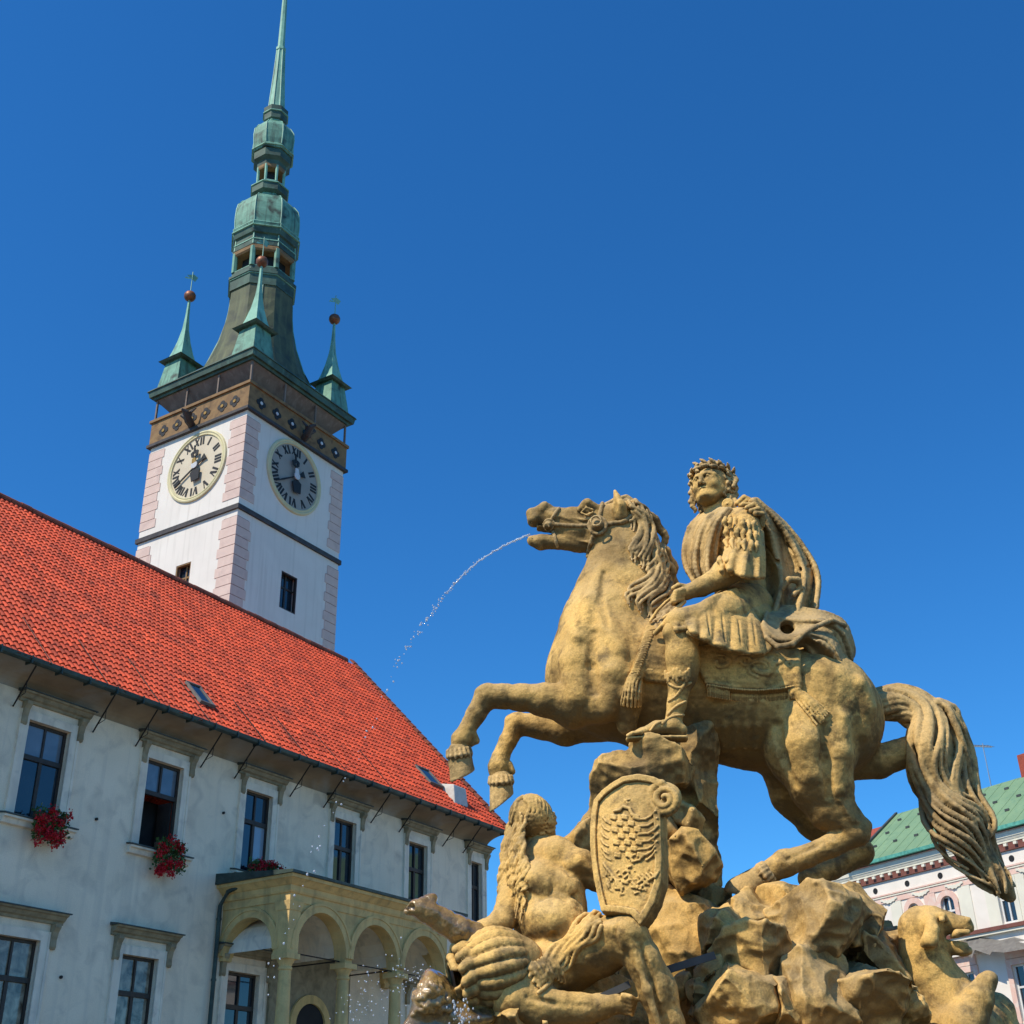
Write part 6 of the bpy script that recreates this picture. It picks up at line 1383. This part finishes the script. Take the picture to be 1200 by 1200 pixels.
g3 = [(SF.lo[i] + SF.h * np.arange(SF.n[i])).astype(np.float32) for i in range(3)]
qx, qy, qz = (g3[0] - sc[0])[:, None, None], (g3[1] - sc[1])[None, :, None], (g3[2] - sc[2])[None, None, :]
ga = qx * sa[0] + qy * sa[1] + qz * sa[2]; gb = qx * sb[0] + qy * sb[1] + qz * sb[2]; gc = qx * sn[0] + qy * sn[1] + qz * sn[2]
def sd_poly(a, b, pl):
    d = np.full(a.shape, 1e9, np.float32); s_ = np.ones(a.shape, np.float32); n = len(pl)
    for i in range(n):
        v, w = pl[i], pl[i - 1]; ex, ey = w - v; wx, wy = a - v[0], b - v[1]; t = np.clip((wx * ex + wy * ey) / (ex * ex + ey * ey), 0, 1)
        d = np.minimum(d, (wx - ex * t) ** 2 + (wy - ey * t) ** 2)
        c1 = b >= v[1]; c2 = b < w[1]; c3 = ex * wy > ey * wx; f = (c1 & c2 & c3) | (~c1 & ~c2 & ~c3); s_ = np.where(f, -s_, s_)
    return s_ * np.sqrt(d)
d2 = sd_poly(ga, gb, poly); ca = poly.mean(0)
bul = .075 * (1 - ((ga - ca[0]) / .30) ** 2) - .03 * ((gb - ca[1]) / .5) ** 2
fld = np.maximum(d2, np.abs(gc - bul) - .045); rim = np.maximum(np.abs(d2 + .022) - .018, np.abs(gc - bul - .045) - .022)
SF.D = np.minimum(fld, rim).astype(np.float32)
def rl(pts, r, lift=.5): SF.on(SFB, [(x, y, r * .8) for x, y in pts], .003, lift, -1.0)
SFB = Fld(680, 815, 895, 1110, -1.35, -.55, .0054); SFB.D = SF.D.copy()
for i, (y, a) in enumerate(((958, 0), (966, 2), (975, 3), (984, 3), (993, 2), (1000, 0))):       # wing feathers
    rl([(748 + a * .3, y + 3), (757 + a, y + 2), (764 + a, y - 2), (768 + a, y - 7)], 1.9, .8); rl([(716 - a, y + 8), (711 - a, y + 5), (707 - a * .6, y)], 1.5, .8)
for r in range(7):                                                                          # chequered body
    for c in range(5):
        if (r + c) % 2: continue
        x = 717 + c * 6.6 + r * .8; y = 956 + r * 7.4; rl([(x, y), (x + 4.6, y + 1.2)], 2.3, .7); rl([(x, y + 3), (x + 4.6, y + 4)], 2.3, .7)
rl([(742, 956), (738, 948), (731, 946), (727, 950), (721, 951)], 2.6, .8); rl([(736, 942), (733, 938), (738, 937)], 1.4, .8)
rl([(755, 1002), (750, 1008), (742, 1010), (739, 1005), (744, 1002)], 2.0, .8); rl([(758, 1008), (764, 1004), (768, 998)], 1.8, .8)
for q in range(4): rl([(748 + q * 5, 1026 - q), (756 + q * 4, 1034 - 2 * q), (766 + q * 2, 1030 - 3 * q)], 1.6, .8); rl([(708 + q * 5, 1012 + q * 7), (713 + q * 5, 1020 + q * 6), (711 + q * 6, 1026 + q * 6)], 2.0, .8)
g_ = np.random.default_rng(13)
for q in range(46): x, y = g_.uniform(712, 760), g_.uniform(1016, 1048); rl([(x, y), (x + g_.uniform(-5, 5), y + g_.uniform(-4, 4))], g_.uniform(1.2, 2.2), .7)
for q in range(30): x, y = g_.uniform(705, 770), g_.uniform(950, 1060); rl([(x, y), (x + 2, y + 1)], .9, .6)
# scroll and ribbon on the top edge
cx, cy = 779, 937; sp_ = []
for t in np.linspace(0, 4.1 * PI, 46): r = 18.5 * (1 - t / (4.1 * PI) * .80); sp_.append((cx - r * math.sin(t + .2), cy - r * math.cos(t + .2), 5.0 - 2.4 * t / (4.1 * PI)))
Q3 = [(onpl(x, y, .075 + .035 * i / 45), r * .0054) for i, (x, y, r) in enumerate(sp_)]
for (a, ra), (b, rb_) in zip(Q3[:-1], Q3[1:]): SF.cap(a, b, ra, rb_, .004)
SF.ell(onpl(cx, cy, .015), (.10, .10, .06), .008, np.stack((sa, sb, sn), 1)); SF.cap(onpl(cx, cy, .05), onpl(cx, cy, .085), .022, .020, .004)
for o in range(3): SF.chain([(*onpl(x, y + o * 5, .07), r * .0054) for x, y, r in ((766, 920, 3.5), (748, 926, 3.2), (734, 936, 2.8), (722, 944, 2.4), (716, 954, 2))], .006, world=True)
SF.chain([(*onpl(x, y, .06), .016) for x, y in ((700, 958), (704, 944), (716, 930), (722, 928), (728, 938), (716, 944), (706, 952))], .006, world=True)
SF.mesh('shield_plate', M['stone'], shd, .0015, 26, .002, SO, 51)

# urn
urn, UO = base(580, 1160, -.95, 'stone_urn', 'ribbed stone urn lying on its side, with a dark open mouth, under the reclining statue', 'urn')
UF = Fld(500, 650, 1070, 1205, -1.35, -.5, .0075)
a_, b_ = P(543, 1144, -.98), P(624, 1124, -.92); ax = (b_ - a_) / np.linalg.norm(b_ - a_); e1 = np.cross(ax, (0, 1, 0)); e1 /= np.linalg.norm(e1); e1 = e1 * np.sign(e1[2]); e2 = np.cross(ax, e1); Lu = np.linalg.norm(b_ - a_)
prof_ = lambda t: .205 * math.sin(PI * (.14 + .80 * t)) ** .65
UF.chain([(*(a_ + ax * Lu * t), prof_(t) * .88) for t in np.linspace(0, 1, 9)], .02, world=True)
for i in range(18):
    th = 2 * PI * i / 18; UF.chain([(*(a_ + ax * Lu * t + (e1 * math.cos(th) + e2 * math.sin(th)) * prof_(t) * .90), .037 * (.55 + .45 * math.sin(PI * t))) for t in np.linspace(.06, .98, 11)], .004, world=True)
for t, r, w in ((.0, .105, .030), (-.07, .095, .024), (-.13, .11, .022)):
    for i in range(20):
        t0 = 2 * PI * i / 20; t1 = t0 + 2 * PI / 20; UF.chain([(*(a_ + ax * Lu * t + (e1 * math.cos(q) + e2 * math.sin(q)) * r), w) for q in (t0, t1)], .006, world=True)
for i in range(14): th = 2 * PI * i / 14; UF.chain([(*(a_ + ax * Lu * .06 + (e1 * math.cos(th) + e2 * math.sin(th)) * .15), .034), (*(a_ - ax * Lu * .04 + (e1 * math.cos(th + .1) + e2 * math.sin(th + .1)) * .15), .028)], .006, world=True)
UF.cap(a_ - ax * .30, a_ - ax * .02, .085, .07, .01, mode='sub'); UF.chain([(527, 1149, -1.30, 8), (534, 1147, -1.05, 9), (541, 1145, -.9, 9)], .01, mode='sub')
UF.mesh('urn_body', M['stone'], urn, .002, 24, .002, UO, 61)
MB().poly([tuple(a_ - ax * .06 + (e1 * math.cos(t) + e2 * math.sin(t)) * .085 - UO) for t in np.linspace(0, 2 * PI, 18, endpoint=False)]).build('urn_mouth', M['black'], urn)
wet, WO = base(506, 1198, -1.0, 'wet_rock', 'round brown wet rock with a rough crust below the urn mouth', 'rock')
WF = Fld(462, 585, 1130, 1260, -1.4, -.55, .0085)
WF.prock(508, 1176, -1.0, 37, 37, .22, 71, k=.02, sm=.04); WF.prock(548, 1194, -.95, 30, 30, .2, 72, k=.03, sm=.03); WF.prock(515, 1226, -.95, 42, 34, .26, 73, k=.03, sm=.03); WF.chain([(528, 1149, -1.35, 8), (536, 1148, -.9, 10)], .02, mode='sub')
g_ = np.random.default_rng(3)
for i in range(70):
    x, y = g_.uniform(484, 528), g_.uniform(1148, 1190); hh = WF.hit(x, y)
    if hh: WF.ell(hh[0], g_.uniform(.008, .018), .008)
WF.mesh('crust', M['stone_wet'], wet, .006, 16, .010, WO, 74)
horn, NO = base(548, 1096, -1.0, 'stone_horn', 'wet glistening stone horn pointing up to the left above the urn', 'horn')
NF = Fld(455, 575, 1035, 1120, -1.35, -.6, .0065)
NF.chain([(556, 1098, -.96, 17), (538, 1090, -1.0, 15.5), (520, 1080, -1.03, 14), (503, 1070, -1.06, 13), (492, 1065, -1.08, 12)], .02)
NF.chain([(497, 1068, -1.07, 11), (486, 1064, -1.10, 8.5), (478, 1068, -1.11, 6)], .02); NF.chain([(500, 1066, -1.07, 10), (503, 1056, -1.06, 7.5), (507, 1052, -1.05, 5.5)], .02); NF.chain([(489, 1061, -1.1, 6), (495, 1058, -1.09, 6)], .02)
NF.pell(480, 1062, -1.13, 6, 4, .03, .01, 25, 'sub')
NF.mesh('horn_body', M['stone_wet'], horn, .005, 20, .006, NO, 75)

# ---------------------------------------------------------------- dog
dog, DO = base(1112, 1200, -.3, 'dog_statue', 'sandstone hound with hanging ears looking up to the right beside the rocks', 'statue')
DF = Fld(1035, 1225, 1045, 1330, -.85, .35, .0085)
DF.chain([(1080, 1092, -.35, 26), (1083, 1118, -.36, 26), (1090, 1144, -.34, 31), (1106, 1174, -.32, 40), (1118, 1215, -.3, 52), (1122, 1290, -.3, 60)], .04)
DF.pell(1082, 1089, -.36, 25, 25, .16, .03); DF.pell(1092, 1076, -.40, 18, 12, .1, .03, 5)
DF.chain([(1092, 1084, -.40, 17), (1112, 1082, -.44, 12), (1128, 1084, -.47, 9.5), (1134, 1086, -.48, 8)], .02, .9); DF.pell(1133, 1079, -.49, 5, 4.5, .035, .008)
DF.chain([(1095, 1104, -.38, 13), (1112, 1110, -.42, 8), (1127, 1113, -.45, 6.5), (1134, 1114, -.46, 4.5)], .015, .9)
DF.chain([(1113, 1100, -.43, 4.5), (1128, 1100, -.46, 6), (1146, 1101, -.49, 7)], .008, 4, 'sub')
DF.chain([(1116, 1097, -.49, 3), (1122, 1094, -.52, 4.5), (1134, 1092, -.53, 4)], .01); DF.chain([(1112, 1106, -.44, 4), (1124, 1107, -.46, 4), (1132, 1107, -.47, 2.6)], .008)
DF.chain([(1097, 1074, -.50, 4.5), (1104, 1073, -.51, 4), (1108, 1077, -.50, 2.5)], .01); DF.ell(P(1104, 1077.5, -.535), .016, .003)
DF.chain([(1090, 1078, -.50, 7), (1093, 1090, -.54, 8), (1090, 1102, -.55, 9), (1083, 1106, -.53, 5)], .012); DF.chain([(1094, 1082, -.58, 2.5), (1096, 1094, -.61, 3), (1091, 1100, -.61, 2.4)], .008, mode='sub')
DF.chain([(1072, 1080, -.2, 7), (1066, 1094, -.17, 8), (1066, 1104, -.18, 6)], .012)
DF.chain([(1128, 1205, -.50, 30), (1145, 1172, -.52, 18), (1156, 1152, -.52, 11), (1160, 1147, -.52, 8.5)], .03)
DF.chain([(1150, 1200, -.25, 32), (1168, 1185, -.2, 20), (1172, 1210, -.2, 24)], .03)
DF.mesh('body', M['stone_rock'], dog, .004, 15, .006, DO, 81)

# ---------------------------------------------------------------- water
jet = empty('water_jet', tuple(P(620, 626, 0)), 0, 'thin arching jet of water spouting from the mouth of the horse statue', 'water jet'); JO = P(620, 626, 0)
M['water'] = mat('water', (.85, .9, .95), None, rough=.05, spec=.6); _b = M['water'].node_tree.nodes['Principled BSDF']; _b.inputs['Transmission Weight'].default_value = .6; _b.inputs['IOR'].default_value = 1.33
arc = spline([(621, 626, 0), (590, 640, 0), (556, 662, -.0), (526, 692, -.0), (503, 722, -.0), (484, 748, -.0), (465, 782, 0), (448, 822, 0), (424, 876, 0), (400, 925, 0), (372, 990, 0), (346, 1062, 0), (325, 1130, 0), (306, 1200, 0)], 260)
g_ = np.random.default_rng(4); drops = []; wj = MB()
ico_v = [(0, 0, 1), (.89, 0, .45), (.28, .85, .45), (-.72, .53, .45), (-.72, -.53, .45), (.28, -.85, .45), (.72, .53, -.45), (-.28, .85, -.45), (-.89, 0, -.45), (-.28, -.85, -.45), (.72, -.53, -.45), (0, 0, -1)]
ico_f = [(0, 1, 2), (0, 2, 3), (0, 3, 4), (0, 4, 5), (0, 5, 1), (1, 6, 2), (2, 7, 3), (3, 8, 4), (4, 9, 5), (5, 10, 1), (2, 6, 7), (3, 7, 8), (4, 8, 9), (5, 9, 10), (1, 10, 6), (11, 7, 6), (11, 8, 7), (11, 9, 8), (11, 10, 9), (11, 6, 10)]
def drop(mb, p, r, st=1.0, org=None):
    b = len(mb.v); mb.v += [tuple(np.asarray(p) + np.array(v) * r * np.array((1, 1, st)) - org) for v in ico_v]; mb.f += [tuple(b + i for i in f) for f in ico_f]
for i, (x, y, d) in enumerate(arc):
    t = i / 259
    n = 2 if t < .10 else 2 if t < .34 else (1 if g_.uniform() < (.8 if t < .47 else .30) else 0)
    if .47 < t < .56 and g_.uniform() < .6: n = 0
    for _ in range(n):
        sp_ = 1.0 + 9 * max(0, t - .05) ** 1.0
        r = abs(g_.normal(.0028, .0018)) + .0016 if t < .36 else g_.uniform(.003, .008)
        drop(wj, P(x + g_.normal(0, sp_ * .45), y + g_.normal(0, sp_ * .55), d + g_.normal(0, .03)), r, g_.uniform(.8, 1.5), JO)
jc = MB(); pts = [P(x + .5 * math.sin(i * 1.7), y + .7 * math.sin(i * 2.3), d) - JO for i, (x, y, d) in enumerate(arc[:64:2])]
jc.tube([tuple(p) for p in pts], [.0075 * (1 - .6 * i / 32) * (.7 + .5 * g_.uniform()) for i in range(32)], 7); jc.build('stream', M['water'], jet, True)
wj.build('droplets', M['water'], jet, True)['kind'] = 'stuff'
spm = MB(); SPO = P(430, 1160, -1.0)
spr = empty('water_spray', tuple(SPO), 0, 'splashing water droplets in front of the portico beside the wet rock', 'water spray')
for i in range(150):
    u = g_.uniform(); x = 478 - 75 * u + g_.normal(0, 11); y = 1150 + 46 * u * u + g_.normal(0, 19)
    if g_.uniform() < .25: x, y = g_.normal(492, 8), g_.normal(1140, 6)
    drop(spm, P(x, y, -1.0 + g_.normal(0, .12)), g_.uniform(.0016, .0052), g_.uniform(.7, 1.4), SPO)
for i in range(60): drop(spm, P(g_.normal(540, 8), g_.uniform(1170, 1215), -1.18), g_.uniform(.003, .008), 1.4, SPO)
spm.build('droplets', M['water'], spr, True)['kind'] = 'stuff'

# ---------------------------------------------------------------- basin round the fountain
bas = empty('fountain_basin', (cxp, cyp + .1, 0), 0, 'low round stone fountain basin full of water around the rock pedestal', 'basin')
bm_ = MB().lathe([(4.3, 0), (4.3, .15), (4.1, .2), (4.1, .85), (4.25, .92), (4.25, 1.05), (3.85, 1.05), (3.85, .3)], 0, 0, 48, caps=False); bm_.build('basin_wall', M['stone_rock'], bas)
MB().poly([(3.84 * math.cos(t), 3.84 * math.sin(t), .8) for t in np.linspace(0, 2 * PI, 48, endpoint=False)]).build('pool_water', M['glass'], bas)
